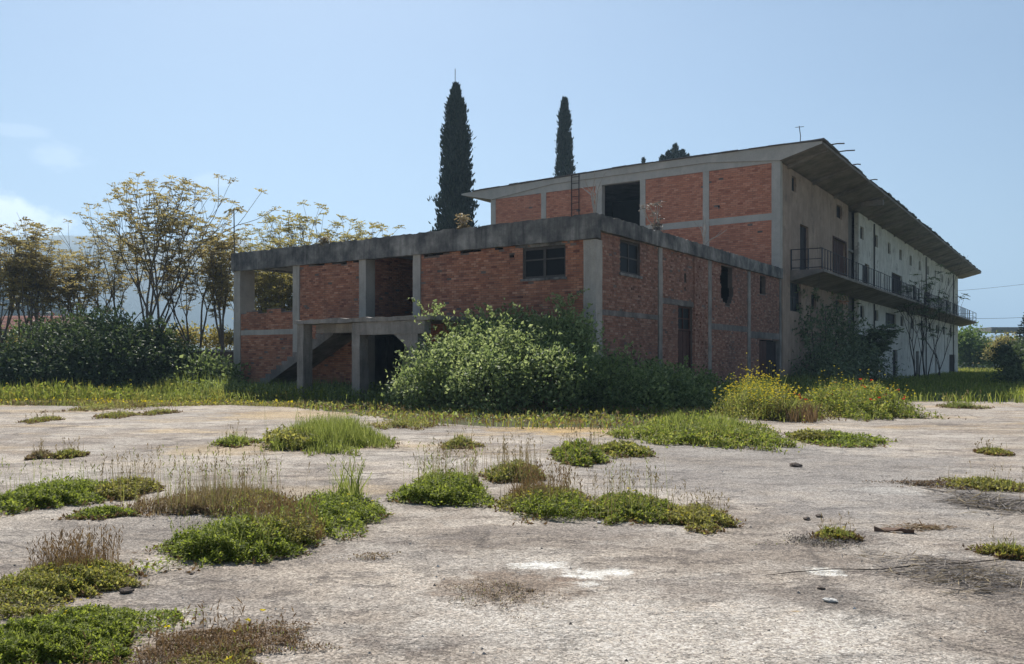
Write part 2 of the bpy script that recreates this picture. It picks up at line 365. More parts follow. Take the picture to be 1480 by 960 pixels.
    c = t.mix(.6, c, t.ramp(g1, [(0,(.08,.08,.08)), (.5,(.5,.5,.5)), (1,(.92,.92,.92))]), 'OVERLAY')
    c = t.mix(.26, c, t.ramp(g2, [(0,(.12,.12,.12)), (.5,(.5,.5,.5)), (1,(.88,.88,.88))]), 'OVERLAY')
    c = t.mix(.08, c, t.ramp(g3, [(0,(.15,.15,.15)), (1,(.85,.85,.85))]), 'OVERLAY')
    hgt = t.mul(t.mul(t.noise(30, 6, .75, p, .2, .8), t.mul(g1, .5), 'ADD'), t.mul(cr, -1.2), 'ADD')
    hgt = t.mul(hgt, t.mul(t.mul(t.mul(fa, .9), t.mul(fb, 1.1), 'ADD'), t.mul(jl, 1.2), 'ADD'), 'SUBTRACT')
    n1 = t.bump(hgt, .8, .02)
    n2 = t.n('ShaderNodeBump', {'Height': t.noise(2.2, 6, .7, p, .2, .8), 'Strength': .3, 'Distance': .03, 'Normal': n1}).outputs[0]
    t.pbr(o, c, .9, n2, 0, .25); return m
M['yard'] = yardmat()
def soilmat():
    m, nt, o = nodes('grassy_soil'); t = NT(nt); p = t.pos(obj=False)
    c = t.mix(t.noise(.3, 7, .7, p), (.055,.07,.025), (.13,.115,.055))
    c = t.mix(t.noise(6, 6, .75, p, .4, .7), c, (.09,.10,.03))
    c = t.mix(t.mul(t.noise(.012, 5, .6, p, .45, .6), .6), c, (.15,.15,.06))
    t.pbr(o, c, .95, t.bump(t.noise(5, 7, .75, p, .2, .8), 1, .1)); return m
M['soil'] = soilmat()
def hillmat():
    m, nt, o = nodes('scrub_hillside'); t = NT(nt); p = t.pos(obj=False)
    c = t.mix(t.noise(.006, 8, .7, p), (.04,.055,.03), (.10,.10,.06))
    c = t.mix(t.mul(t.noise(.0016, 8, .65, p, .5, .65), .6), c, (.16,.14,.10))
    t.pbr(o, c, .95); return m
M['hill'] = hillmat()

# ------------------------------------------------------------------ ground
g = MB(); g.arr([(-9000,-400,0),(9000,-400,0),(9000,12000,0),(-9000,12000,0)], [(0,1,2,3)])
tag(g.build('ground', M['soil']), kind='structure')
edge_px = [(-900,584),(-200,585),(60,586),(180,589),(330,585),(430,589),(520,599),(600,612),(760,618),(900,619),(1000,606),(1060,596),(1160,588),(1240,582),(1330,581),(1440,580.5),(1480,582),(1750,588),(2600,600)]
pts = [grd(*p) for p in edge_px]
# refine the edge so it wanders
e2 = []
for (a, b) in zip(pts, pts[1:]):
    n = max(2, int(math.dist(a, b)/.5)) if math.dist(a, b) < 40 else 8
    for i in range(n):
        t_ = i/n; e2.append((a[0]+(b[0]-a[0])*t_ + random.uniform(-.12,.12), a[1]+(b[1]-a[1])*t_ + random.uniform(-.2,.2)))
e2.append(pts[-1])
far = [(x, y, .004) for x, y in e2]; near = [(x*1.0, -12, .004) for x, y in e2]
n = len(far); g = MB(); g.arr(far+near, [(n+i, n+i+1, i+1, i) for i in range(n-1)])
tag(g.build('yard_pavement', M['yard']), kind='structure')

# hills far off: ridge sheets with real depth
def ridge(name, Y, prof, depth, x0, x1, nx=90, ny=14):
    v = []; xs = np.linspace(x0, x1, nx)
    ph = RNG.uniform(0, 6, 8)
    for j in range(ny):
        s = j/(ny-1)
        for x in xs:
            h = prof(x)*sin(min(1, s*1.25)*pi/2)**.9 if s < .8 else prof(x)*(1-(s-.8)/.2*.5)
            h += sum(sin(x*.004*(k+1)+s*7*(k % 3)+ph[k])*7/(k+1) for k in range(6))*min(1, s*3)*min(1, prof(x)/100)
            v.append((x, Y + depth*s, max(h, -.5) - (1 if s == 0 else 0)))
    f = [(j*nx+i, j*nx+i+1, (j+1)*nx+i+1, (j+1)*nx+i) for j in range(ny-1) for i in range(nx-1)]
    b = MB(); b.arr(v, f); return tag(b.build(name, M['hill'], smooth=True), kind='structure')
def ang(px): return (px-740)/F
def prof_main(x, Y=3900):
    px = x/Y*F + 740
    ys = np.interp(px, [-900,-400,0,80,200,330,500,800,1000,1300,1480,1800,2500], [420,372,350,345,347,356,378,420,470,492,486,455,430]) + 2.5*sin(px*.031)+1.6*sin(px*.083+1)+1.1*sin(px*.21)
    return max(8, (HZ-ys)/F*Y)
ridge('hill', 1300, lambda x: prof_main(x, 1780), 600, -4600, 4600, 220, 18)
def prof_low(x, Y=1000):
    px = x/Y*F + 740
    ys = np.interp(px, [-900,-300,0,60,130,260,360,600,1400,1480,1900,2600], [480,470,466,463,480,492,497,512,514,505,497,500])
    return max(3, (HZ-ys)/F*Y)
ridge('foothill', 800, prof_low, 250, -3000, 3000, 120)

# ------------------------------------------------------------------ brickwork in building frames
AX = math.atan2(-832, 1223)                  # building frame: x = out of the long right face, y = along it
CX_, CY_ = (860-740)/F*27.8, 27.8            # near corner of the annexe

def brick_rows(mb, plane, a0, a1, z0, z1, holes, off, bl, bh, miss=.004, tmean=.5, tsd=.18, depth=.07):
    """bricks in running bond on plane 'x' (wall x=off facing +x, runs along y) or 'y' (wall y=off facing -y, runs along x)"""
    r = 0; z = z0; j = .011; boxes = []
    while z < z1 - .02:
        zt = min(z+bh, z1); free = [(a0, a1)]
        for h in holes:
            if h[2] < zt-.01 and h[3] > z+.01:
                nf = []
                for (p, q) in free:
                    if h[1] <= p or h[0] >= q: nf.append((p, q)); continue
                    if h[0] > p: nf.append((p, h[0]))
                    if h[1] < q: nf.append((h[1], q))
                free = nf
        for (p, q) in free:
            a = a0 - (bl/2 if r % 2 else 0)
            a += math.floor((p-a)/bl)*bl
            while a < q:
                s, e = max(a, p)+j/2, min(a+bl, q)-j/2
                if e - s > .03 and random.random() > miss: boxes.append((s, e, z+j/2, zt-j/2))
                a += bl
        z += bh; r += 1
    n = len(boxes)
    if not n: return
    b = np.array(boxes); pr = RNG.uniform(.004, .022, n)+ (RNG.random(n) < .03)*RNG.uniform(-.02, .02, n)
    tt = np.clip(RNG.normal(tmean, tsd, n), 0, 1)
    b += RNG.normal(0, .0018, b.shape)
    s, e, zl, zh = b.T
    if plane == 'y':
        yf, yb = off-pr, np.full(n, off+depth)
        v = np.stack([np.stack(q, 1) for q in ((s,yf,zl),(e,yf,zl),(e,yf,zh),(s,yf,zh),(s,yb,zl),(e,yb,zl),(e,yb,zh),(s,yb,zh))], 1)
    else:
        xf, xb = off+pr, np.full(n, off-depth)
        v = np.stack([np.stack(q, 1) for q in ((xf,s,zl),(xf,e,zl),(xf,e,zh),(xf,s,zh),(xb,s,zl),(xb,e,zl),(xb,e,zh),(xb,s,zh))], 1)
    fc = np.array([(0,1,2,3),(0,4,5,1),(1,5,6,2),(2,6,7,3),(3,7,4,0)])
    mb.arr(v.reshape(-1, 3), ((np.arange(n)*8)[:, None, None]+fc[None]).reshape(-1, 4), np.repeat(tt, 8))
def wall_panel(parent, plane, a0, a1, z0, z1, holes, off, bmat, bl, bh, thick=.2, name='brick_panel', miss=.004, tmean=.5):
    mb = MB()
    for (p, q, zl, zh) in rects_minus((a0, a1, z0, z1), holes):
        if plane == 'y': mb.box(p, q, off, off+thick, zl, zh)
        else: mb.box(off-thick, off, p, q, zl, zh)
    w = mb.build(name, M['mortar'], parent)
    b = MB(); brick_rows(b, plane, a0, a1, z0, z1, holes, off, bl, bh, miss, tmean)
    if b.n: tag(b.build('brick', M[bmat], w), kind='stuff')
    return w

# ------------------------------------------------------------------ annexe
ann = empty('brick_annexe', (CX_, CY_, 0), AX, 'low unfinished two storey red brick annexe with dark stained concrete parapet and open left bay', 'building')
BL, BH = .225, .08
# front columns (y=0 plane, proud of the brick by 6 cm)
for (a, b, dp, z1) in ((-18.42,-17.98,.8,5.82), (-14.52,-14.12,.45,5.62), (-10.64,-10.27,.52,5.62), (-7.82,-7.45,.6,5.60), (-.40,.06,.46,5.58)):
    MB().beam(a, b, -.06, -.06+dp, 0, z1, .008, .5).build('column', M['col'], ann)
MB().beam(-18.3,-17.9, 9.6, 10.0, 0, 5.8, .008, .5).build('column', M['col'], ann)
for (a, b) in ((4.88,5.22), (9.90,10.28), (15.03,15.37), (20.02,20.28)):
    MB().beam(-.36, .06, a, b, 0, 5.86, .008, .5).build('column', M['porch'], ann)
# parapet bands
MB().beam(-18.5, .14, -.14, .12, 5.60, 6.42, .016, .16, .05).build('parapet', M['band'], ann)
MB().beam(-.12, .14, .12, 20.28, 5.88, 6.44, .016, .16, .05).build('parapet', M['band'], ann)
MB().beam(-18.5, -18.24, .12, 20.2, 5.80, 6.40, .018, .35, .08).build('parapet', M['band'], ann)
MB().box(-18.24, -.12, .12, 20.2, 5.86, 6.02).build('roof_slab', M['slab'], ann)
# beams between the columns
MB().beam(-17.98, -14.52, -.03, .2, 2.72, 2.94, .008, .4).build('beam', M['col'], ann)
for (a, b, z0, z1) in ((.40,4.88,3.12,3.30), (5.22,9.90,3.78,3.99), (10.28,15.03,2.94,3.20), (15.37,20.02,2.68,3.00)):
    MB().beam(-.2, .028, a, b, z0, z1, .012, .25).build('beam', M['sbeam'], ann)
# front brick panels
def ragged(a0, a1, z, amp, step=.45):
    hs = []; a = a0
    while a < a1:
        b = min(a1, a+step*random.uniform(.6, 1.4)); hs.append((a, b, z-amp*random.random(), 9)); a = b
    return hs
wall_panel(ann, 'y', -17.98, -14.52, 0, 2.72, [], 0, 'brick_front', BL, BH)
wall_panel(ann, 'y', -17.98, -14.52, 2.94, 3.92, ragged(-17.98,-14.52, 3.9, .22), 0, 'brick_front', BL, BH)
wall_panel(ann, 'y', -14.12, -10.64, 0, 5.62, ragged(-14.1,-10.64, 5.62, .14), 0, 'brick_front', BL, BH, miss=.012)
wall_panel(ann, 'x', .47, 5.0, 3.1, 5.86, [], -10.27, 'brick_front', BL, BH, tmean=.4)
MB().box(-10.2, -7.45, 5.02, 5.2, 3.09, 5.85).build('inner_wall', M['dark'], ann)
WIN = (-2.84,-1.12,4.42,5.50)
wall_panel(ann, 'y', -7.45, -.40, 0, 5.60, [WIN]+ragged(-7.3,-3, 5.6, .10)+[(-3.4,-3.2,5.2,5.3)], 0, 'brick_front', BL, BH, miss=.012)
# lintel above the front window
MB().beam(-3.0, -.95, -.02, .14, 5.50, 5.605, .008, .4).build('lintel', M['band'], ann)
# right side brick panels
H1 = [(1.79,3.36,4.64,5.80)]
wall_panel(ann, 'x', .40, 4.88, 0, 3.12, [], 0, 'brick_side', BL, BH, miss=.01)
wall_panel(ann, 'x', .40, 4.88, 3.30, 5.88, H1, 0, 'brick_side', BL, BH, miss=.012)
D1 = (6.80,8.26,0,3.78)
wall_panel(ann, 'x', 5.22, 9.90, 0, 3.78, [D1], 0, 'brick_side', BL, BH, miss=.015)
wall_panel(ann, 'x', 5.22, 9.90, 3.99, 5.88, [(7.4,7.62,4.75,5.1),(7.42,7.56,4.45,4.55)], 0, 'brick_side', BL, BH, miss=.015)
hole2 = [(11.55,12.95,4.35,5.80),(11.75,12.85,4.2,4.4),(12.05,12.65,4.05,4.25),(12.9,13.1,4.5,4.9),(11.42,11.6,5.0,5.35)]
wall_panel(ann, 'x', 10.28, 15.03, 0, 2.94, [], 0, 'brick_side', BL, BH, miss=.01)
wall_panel(ann, 'x', 10.28, 15.03, 3.20, 5.88, hole2, 0, 'brick_side', BL, BH, miss=.015)
D2 = (16.78,20.02,0,2.62)
wall_panel(ann, 'x', 15.37, 20.02, 0, 2.68, [D2], 0, 'brick_side', BL, BH, miss=.02)
wall_panel(ann, 'x', 15.37, 20.02, 3.00, 5.88, [(16.88,17.78,4.9,5.8)], 0, 'brick_side', BL, BH, miss=.02)
# rough brick pier beside the tall door
p = MB(); brick_rows(p, 'x', 8.36, 9.86, 0, 5.85, [], .05, .2, .08, .06, .62)
tag(p.build('pier_brick', M['brick_side'], ann), kind='stuff')
# inner fabric: floor, back walls, so the openings are dark
MB().box(-14.3, -.21, .9, 20.0, 2.90, 3.08).build('floor_slab', M['slab'], ann)
MB().box(-18.3, -14.3, .25, 20.0, 2.90, 3.06).build('floor_slab', M['slab'], ann)
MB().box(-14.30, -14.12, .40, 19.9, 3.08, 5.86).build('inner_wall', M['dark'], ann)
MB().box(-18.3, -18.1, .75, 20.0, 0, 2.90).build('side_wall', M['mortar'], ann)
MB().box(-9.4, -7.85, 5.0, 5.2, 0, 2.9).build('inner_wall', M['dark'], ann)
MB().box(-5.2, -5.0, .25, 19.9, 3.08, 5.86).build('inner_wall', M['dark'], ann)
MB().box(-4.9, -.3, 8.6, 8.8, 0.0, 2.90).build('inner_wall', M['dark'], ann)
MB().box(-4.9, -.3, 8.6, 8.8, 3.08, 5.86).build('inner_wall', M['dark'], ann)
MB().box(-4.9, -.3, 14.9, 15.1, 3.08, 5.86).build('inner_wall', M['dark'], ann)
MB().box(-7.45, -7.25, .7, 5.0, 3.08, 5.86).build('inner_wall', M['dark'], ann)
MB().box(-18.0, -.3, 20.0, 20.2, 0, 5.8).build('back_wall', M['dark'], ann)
# front window: steel frame with cross bars
x0, x1, z0, z1 = WIN
w = MB()
for (a, b, c, d) in ((x0,x0+.08,z0,z1),(x1-.07,x1,z0,z1),(x0+.08,x1-.07,z0,z0+.08),(x0+.08,x1-.07,z1-.1,z1),((x0+x1)/2-.05,(x0+x1)/2+.05,z0+.08,z1-.1)):
    w.box(a, b, .05, .11, c, d)
w.box(x0+.08, (x0+x1)/2-.05, .06, .10, z0+.62, z0+.67); w.box((x0+x1)/2+.05, x1-.07, .06, .10, z0+.62, z0+.67)
fr = w.build('window', M['frame'], ann)
MB().box(x0+.08, x1-.07, .085, .09, z0+.08, z1-.1).build('pane', M['glass'], fr)
MB().beam(x0-.08, x1+.06, -.05, .1, z0-.085, z0-.004, .006, .3).build('sill', M['band'], ann)
# side window
def frame_x(a, b, z0, z1, x=-.1, bars=(1, 1), t=.05, mat='frame', mode='window'):
    m = MB()
    m.box(x-.05, x, a, a+t, z0, z1); m.box(x-.05, x, b-t, b, z0, z1)
    m.box(x-.05, x, a+t, b-t, z0, z0+t); m.box(x-.05, x, a+t, b-t, z1-t, z1)
    for i in range(bars[0]):
        c = a+(b-a)*(i+1)/(bars[0]+1); m.box(x-.045, x-.005, c-t*.4, c+t*.4, z0+t, z1-t)
    for i in range(bars[1]):
        c = z0+(z1-z0)*(i+1)/(bars[1]+1); m.box(x-.04, x-.01, a+t, b-t, c-t*.35, c+t*.35)
    return m
fw = frame_x(1.80, 3.35, 4.65, 5.79, -.06, (1, 1), .07, 'frame').build('window', M['frame'], ann)
MB().box(-.092, -.088, 1.87, 3.28, 4.72, 5.72).build('pane', M['glass'], fw)
MB().beam(-.1, .07, 1.70, 3.45, 4.54, 4.635, .006, .3).build('sill', M['band'], ann)
# tall door with four transom panes
d = MB(); a, b = 6.82, 8.24
for i in range(6):
    s = a+.06+(b-a-.12)*i/6; e = s+(b-a-.12)/6-.012
    d.box(-.16+.006*(i % 2), -.11+.006*(i % 2), s, e, .05, 2.78, .5)
dr = d.build('door', M['door'], ann)
frame_x(a, b, 2.80, 3.77, -.09, (1, 1), .07).build('transom_window', M['door'], ann)
MB().box(-.135, -.13, a+.07, b-.07, 2.87, 3.70).build('pane', M['glass'], ann)
m_ = MB(); m_.box(-.17, -.06, a-.02, a+.05, 0, 2.8); m_.box(-.17, -.06, b-.05, b+.02, 0, 2.8); m_.build('door_frame', M['door'], ann)
# wide door beside the warehouse: brown leaf and dark leaf
d = MB()
for i in range(5): d.box(-.16+.008*(i % 2), -.10+.008*(i % 2), 16.84+i*.28, 17.11+i*.28, .04, 2.58)
d.build('door', M['door'], ann)['label'] = 'brown plank door leaf'
d = MB(); d.box(-.20, -.15, 18.28, 19.95, .04, 2.58); d.box(-.15, -.13, 18.28, 19.95, 1.2, 1.35); d.box(-.15, -.13, 18.28, 18.42, .04, 1.2); d.box(-.15, -.13, 19.80, 19.95, .04, 1.2)
d.build('door', M['door2'], ann)['label'] = 'dark metal door leaf'
# porch with slab on columns and a stair
s = MB(); s.beam(-11.20, -4.6, -2.90, -.16, 2.95, 3.12, .014, .3, .05); s.build('porch_slab', M['porch'], ann)
MB().beam(-8.0, -4.9, -2.84, -2.5, 2.50, 2.945, .01, .4).build('porch_beam', M['porch'], ann)
MB().beam(-10.6, -8.3, -2.36, -2.1, 2.62, 2.945, .01, .4).build('porch_beam', M['porch'], ann)
for (a, b) in ((-11.13,-10.79), (-8.28,-7.90), (-5.62,-5.22)):
    MB().beam(a, b, -2.82, -2.38, 0, 2.945 if a != -8.28 else 2.94, .01, .45).build('porch_column', M['porch'], ann)
for (a, b) in ((-7.86,-7.50),):
    MB().beam(a, b, -.50, -.14, 0, 2.94, .01, .45).build('porch_column', M['porch'], ann)
h = MB(); h.arr([(-6.3,-2.80,2.505),(-5.63,-2.80,2.505),(-5.63,-2.80,2.0),(-6.3,-2.55,2.505),(-5.63,-2.55,2.505),(-5.63,-2.55,2.0)], [(0,2,1),(3,4,5)]); h.arr([(-6.3,-2.80,2.505),(-5.63,-2.80,2.0),(-5.63,-2.55,2.0),(-6.3,-2.55,2.505)], [(0,1,2,3)])
h.build('haunch', M['porch'], ann)
# stair rising to the right along the wall
sx0, sx1, sz1 = -16.3, -10.7, 3.0; nst = 17
stg = MB(); ss = sz1/(sx1-sx0)
for yy in (-1.40,):
    v = []
    for y in (yy, yy+1.34):
        v += [(sx0, y, -.02), (sx1, y, sz1-.06), (sx1, y, sz1-.42), (sx0+.45, y, -.02)]
    stg.arr(v, [(0,1,2,3),(7,6,5,4),(0,4,5,1),(3,2,6,7),(1,5,6,2)])
stair = stg.build('stair', M['sbeam'], ann)
for i in range(nst):
    xx = sx0 + (sx1-sx0)*i/nst; zz = sz1*(i+1)/nst
    MB().box(xx, xx+(sx1-sx0)/nst-.002, -1.39, -.07, zz-.17, zz-.012, .5, 0, .006).build('tread', M['sbeam'], stair)

# ------------------------------------------------------------------ warehouse
MY = 20.3
wh = empty('warehouse', (CX_ + -sin(AX)*MY, CY_ + cos(AX)*MY, 0), AX, 'long three storey warehouse with flat overhanging roof, brick end wall and white side', 'building')
UL, UH = .27, .105
LEN = 73.8
cols = [(-18.75,-18.38), (-14.88,-14.52), (-11.00,-10.60), (-8.10,-7.76), (-4.28,-3.92), (-.46,.0)]
for (a, b) in cols: MB().beam(a, b, -.04, .36, 6.0, 12.06, .006, .6).build('column', M['mcol'], wh)
MB().beam(-18.75, .0, -.05, .3, 12.06, 12.52, .006, .8).build('roof_beam', M['mcol'], wh)
for (a, b) in zip(cols, cols[1:]):
    l, r = a[1], b[0]
    if abs(l+10.60) < .01: continue
    MB().beam(l, r, -.025, .22, 9.04, 9.40, .006, .6).build('beam', M['mcol'], wh)
    wall_panel(wh, 'y', l, r, 5.9, 9.04, [], 0, 'brick_upper', UL, UH)
    wall_panel(wh, 'y', l, r, 9.40, 12.06, [(l+.5,l+.6,10.0,10.1)] if l > -5 else [], 0, 'brick_upper', UL, UH)
MB().box(-18.7, -.25, .05, .3, 0, 5.9).build('end_wall', M['mortar'], wh)
# dark room behind the missing panel
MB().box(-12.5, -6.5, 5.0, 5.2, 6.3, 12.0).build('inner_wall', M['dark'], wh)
MB().box(-18.7, -18.4, .4, LEN, 0, 12.06).build('side_wall', M['ochre'], wh)
MB().box(-18.4, 0, LEN-.3, LEN, 0, 12.0).build('end_wall', M['white'], wh)
for z in (3.1, 6.2, 9.2): MB().box(-18.35, -.3, .35, LEN-.35, z, z+.16).build('floor_slab', M['slab'], wh)
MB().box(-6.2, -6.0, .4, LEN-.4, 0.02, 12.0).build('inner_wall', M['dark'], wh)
# roof: shallow crowned slab with tapering eaves
def roof():
    xs = [-21.1, -18.6, -14, -8.3, -4, 0, 2.15]
    top = [12.70, 12.76, 12.84, 12.93, 12.92, 12.89, 12.84]; bot = [12.60, 12.05, 12.52, 12.52, 12.52, 12.12, 12.70]
    ys = [-.12] + list(np.arange(2, LEN+4.3, 2.4)) + [LEN+4.4]; v = []
    for y in ys:
        for x, z in zip(xs, top): v.append((x, y, z + random.uniform(-.01,.01)))
        for x, z in zip(xs, bot): v.append((x, y, z))
    n = len(xs); f = []
    for j in range(len(ys)-1):
        a, b = j*2*n, (j+1)*2*n
        for i in range(n-1):
            f.append((a+i, a+i+1, b+i+1, b+i)); f.append((a+n+i+1, a+n+i, b+n+i, b+n+i+1))
        f.append((a+n, a, b, b+n)); f.append((a+n-1, a+2*n-1, b+2*n-1, b+n-1))
    f2 = []
    for i in range(n-1):
        f2.append((i, n+i, n+i+1, i+1)); q = (len(ys)-1)*2*n; f.append((q+i, q+i+1, q+n+i+1, q+n+i))
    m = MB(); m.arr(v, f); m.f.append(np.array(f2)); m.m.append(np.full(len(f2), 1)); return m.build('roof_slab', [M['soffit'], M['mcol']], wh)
rs = roof()
# roof sheets laid on top: uneven pieces over the edge
def topz(x): return float(np.interp(x, [-21.1,-18.6,-14,-8.3,-4,0,2.15], [12.70,12.76,12.84,12.93,12.92,12.89,12.84]))
x = -20.2
while x < 2.1:
    wd = random.uniform(.5, 1.1); e = min(x+wd, 2.2)
    za, zb = topz(x)+.02, topz(e)+.02; yy = -.2+random.uniform(-.06,.05); th = random.uniform(.03,.07)
    m = MB(); m.arr([(x,yy,za),(e,yy,zb),(e,6,zb),(x,6,za),(x,yy,za+th),(e,yy,zb+th),(e,6,zb+th),(x,6,za+th)], [(0,3,2,1),(4,5,6,7),(0,1,5,4),(1,2,6,5),(2,3,7,6),(3,0,4,7)]); m.build('roof_sheet', M['rooftile'], wh); x = e+.004
y = -.1
while y < LEN+4.2:
    wd = random.uniform(.5, 1.5); e = min(y+wd, LEN+4.4); xo = 2.2+random.uniform(-.08,.08); th = random.uniform(.04,.12)
    if random.random() > .06: MB().box(1.2, xo, y, e-.004, 12.875, 12.875+th, .5, 0, .02).build('roof_sheet', M['rooftile'], wh)
    y = e
for (y, ln, z) in ((1.5,.7,12.95),(3.2,.85,12.92),(7,.35,12.95),(12,.3,12.95)):
    MB().tube([(1.4,y,z),(2.15+ln*.5,y+.1,z+.05),(2.15+ln,y+.15,z+.02)], .035, 4).build('rafter_end', M['bark_d'], wh)
for i in range(15):
    y = 1.2 + i*5.05
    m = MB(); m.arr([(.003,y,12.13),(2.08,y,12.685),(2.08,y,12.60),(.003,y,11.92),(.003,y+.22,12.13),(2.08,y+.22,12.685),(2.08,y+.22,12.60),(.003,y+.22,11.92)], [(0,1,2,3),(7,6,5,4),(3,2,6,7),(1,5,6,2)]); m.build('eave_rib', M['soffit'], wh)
# cross beam and broken patch under the eave where plaster turns white
MB().beam(.0, 2.05, 15.9, 16.35, 12.0, 12.35, .02, .3).build('eave_beam', M['soffit'], wh)
# ochre part, recess, white part on the long side (x = 0)
OE, WS = 15.27, 18.4                                        # local y where ochre ends / white begins
owin = [(2.05,2.95,10.90,11.72), (12.05,13.55,10.85,11.70)]
odoor = [(3.65,5.45,6.5,9.30), (11.15,14.5,6.5,9.42)]
olow = [(6.0,7.1,4.6,5.5), (11.8,12.9,4.5,5.5), (1.75,3.9,4.3,5.9)]
def plaster(name, mat, a0, a1, z0, z1, holes, x=0.0, th=.3):
    m = MB()
    for (p, q, zl, zh) in rects_minus((a0, a1, z0, z1), holes): m.box(x-th, x, p, q, zl, zh)
    return m.build(name, M[mat], wh)
plaster('ochre_wall', 'ochre', .36, OE, 0, 12.06, owin+odoor+olow)
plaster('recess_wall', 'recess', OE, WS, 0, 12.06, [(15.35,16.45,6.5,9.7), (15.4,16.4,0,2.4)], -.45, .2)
wy = [16.1+5.07*i for i in range(10)]; wy = [20.2-4.1+5.06*i+0 for i in range(10)]
up = [(16.0+2.9+5.06*i, 16.0+2.9+1.15+5.06*i, 10.28, 11.18) for i in range(11)]
lowc = [(18.9,20.2,4.66,5.52),(24.0,25.2,4.62,5.46),(28.0,32.6,4.24,5.46),(34.6,36.0,4.57,5.45),(39.9,41.4,4.5,5.48),(45.2,46.7,4.5,5.5),(50.4,52.0,4.5,5.46),(55.2,57.0,4.5,5.4),(60.6,62.3,4.5,5.38),(66.2,68.2,4.3,5.42)]
mids = [(20.4,21.9,6.5,8.66),(30.6,35.4,6.5,8.9),(40.9,42.8,6.5,8.62),(49.5,51.0,6.5,8.6),(56.5,58.0,6.5,8.6),(63.2,65.2,6.5,8.6),(69.6,71.0,6.5,8.6)]
grnd = [(20.4,22.3,0,2.24),(31.1,33.2,0,2.48),(42.6,44.4,0,2.47),(54.6,55.8,0,2.36),(65.8,71.2,0,2.3)]
plaster('white_wall', 'white', WS, LEN-.3, 0, 12.06, up+lowc+mids+grnd)
# windows: frame + pane, one mesh pair per size, copied along the wall
def make_window(wd, ht, parent, y, z, x=-.14, bars=(1, 0)):
    f = frame_x(0, wd, 0, ht, 0, bars, .06).build('window', M['frame'], parent); f.location = (x, y, z)
    MB().box(-.032, -.028, .06, wd-.06, .06, ht-.06).build('pane', M['glass'], f); return f
w0 = make_window(1.15, .9, wh, up[0][0], up[0][2])
for h in up[1:]: dup(w0, wh, (-.14, h[0], h[2]))
for h in lowc+owin+olow: make_window(h[1]-h[0], h[3]-h[2], wh, h[0], h[2], -.14, (1, 1) if h[1]-h[0] > 2 else (1, 0))
def plank_door(a, b, z0, z1, mat='door2', x=-.16):
    d = MB(); n = max(3, int((b-a)/.3))
    for i in range(n): d.box(x-.05+.008*(i % 2), x+.008*(i % 2), a+(b-a)*i/n+.006, a+(b-a)*(i+1)/n-.006, z0+.02, z1-.02)
    return d.build('door', M[mat], wh)
for i, h in enumerate(mids+grnd): plank_door(*h, mat='door2')
plank_door(*odoor[0], mat='door2')
plank_door(*odoor[1], mat='door')
plank_door(15.37,16.43,6.5,9.7, x=-.55); plank_door(15.42,16.38,0,2.4, x=-.55)
# door casings standing proud on the balcony
for h in (odoor[1],):
    m = MB(); m.box(-.05, .05, h[0]-.12, h[0], h[2], h[3]+.1); m.box(-.05, .05, h[1], h[1]+.12, h[2], h[3]+.1); m.box(-.05, .05, h[0], h[1], h[3], h[3]+.1); m.build('door_frame', M['door'], wh)
for yy in (23.4, 48.2, 69.0):
    MB().tube([(.07,yy,.1),(.07,yy,5.85)], .055, 6).build('downpipe', M['frame'], wh); MB().tube([(.07,yy,6.52),(.07,yy,11.9)], .055, 6).build('downpipe', M['frame'], wh)
# balcony: tapering slab + railing, wraps the far corner
BY0, BY1, BX = 1.75, 77.2, 1.75
def bal():
    ys = np.linspace(BY0, BY1, 44); v = []
    for y in ys:
        j = random.uniform(-.02, .02)
        v += [(0, y, 6.50), (BX+j, y, 6.48), (BX+j, y, 6.33+random.uniform(-.015,.015)), (0, y, 5.9)]
    f = []
    for i in range(len(ys)-1):
        q = 4*i
        for k in range(3): f.append((q+k, q+4+k, q+5+k, q+1+k))
        f.append((q+3, q+7, q+4, q))
    f.append((0,1,2,3)); q = 4*(len(ys)-1); f.append((q+3,q+2,q+1,q))
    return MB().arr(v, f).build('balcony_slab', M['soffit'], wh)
bal()
MB().box(-8, 0, LEN, BY1, 6.0, 6.5).build('balcony_slab', M['soffit'], wh)
rl = MB()
def rail_run(p, q, n, top=1.12, gap=()):
    p = np.array(p); q = np.array(q)
    for hh in (top, .12): rl.tube([p+(0,0,hh), (p+q)/2+(0,0,hh+random.uniform(-.02,.02)), q+(0,0,hh)], .024, 4)
for (ya, yb) in ((1.8, 12.0), (12.0, 22.0), (22.0, 33.2), (36.2, 46), (46, 58), (58, 70), (70, 77.1)):
    rail_run((BX-.08, ya, 6.48), (BX-.08, yb, 6.48), 10)
rail_run((.02, 1.8, 6.5), (BX-.08, 1.8, 6.48), 3)
rl.tube([(.02,1.8,7.05),(BX-.08,1.8,7.05)], .02, 4)
rail_run((BX-.08, 77.1, 6.48), (-6, 77.1, 6.48), 3); rl.tube([(BX-.08,77.1,7.05),(-6,77.1,7.05)], .02, 4); rl.tube([(BX-.08,70,7.05),(BX-.08,77.1,7.05)], .02, 4)
rl.build('railing', M['rail'], wh)
def bar(x, y, r=.02, h=1.12):
    return (x, y, r, h)
b0 = MB().box(-.02, .02, -.02, .02, 0, 1.11).build('baluster', M['rail'], wh); b0.location = (BX-.08, 2.4, 6.48)
p0 = MB().box(-.03, .03, -.03, .03, 0, 1.14).build('rail_post', M['rail'], wh); p0.location = (BX-.08, 1.8, 6.48)
y = 3.0
while y < 70:
    if not (33.2 < y < 36.2) and random.random() > .05: dup(b0, wh, (BX-.08, y, 6.48))
    y += .62
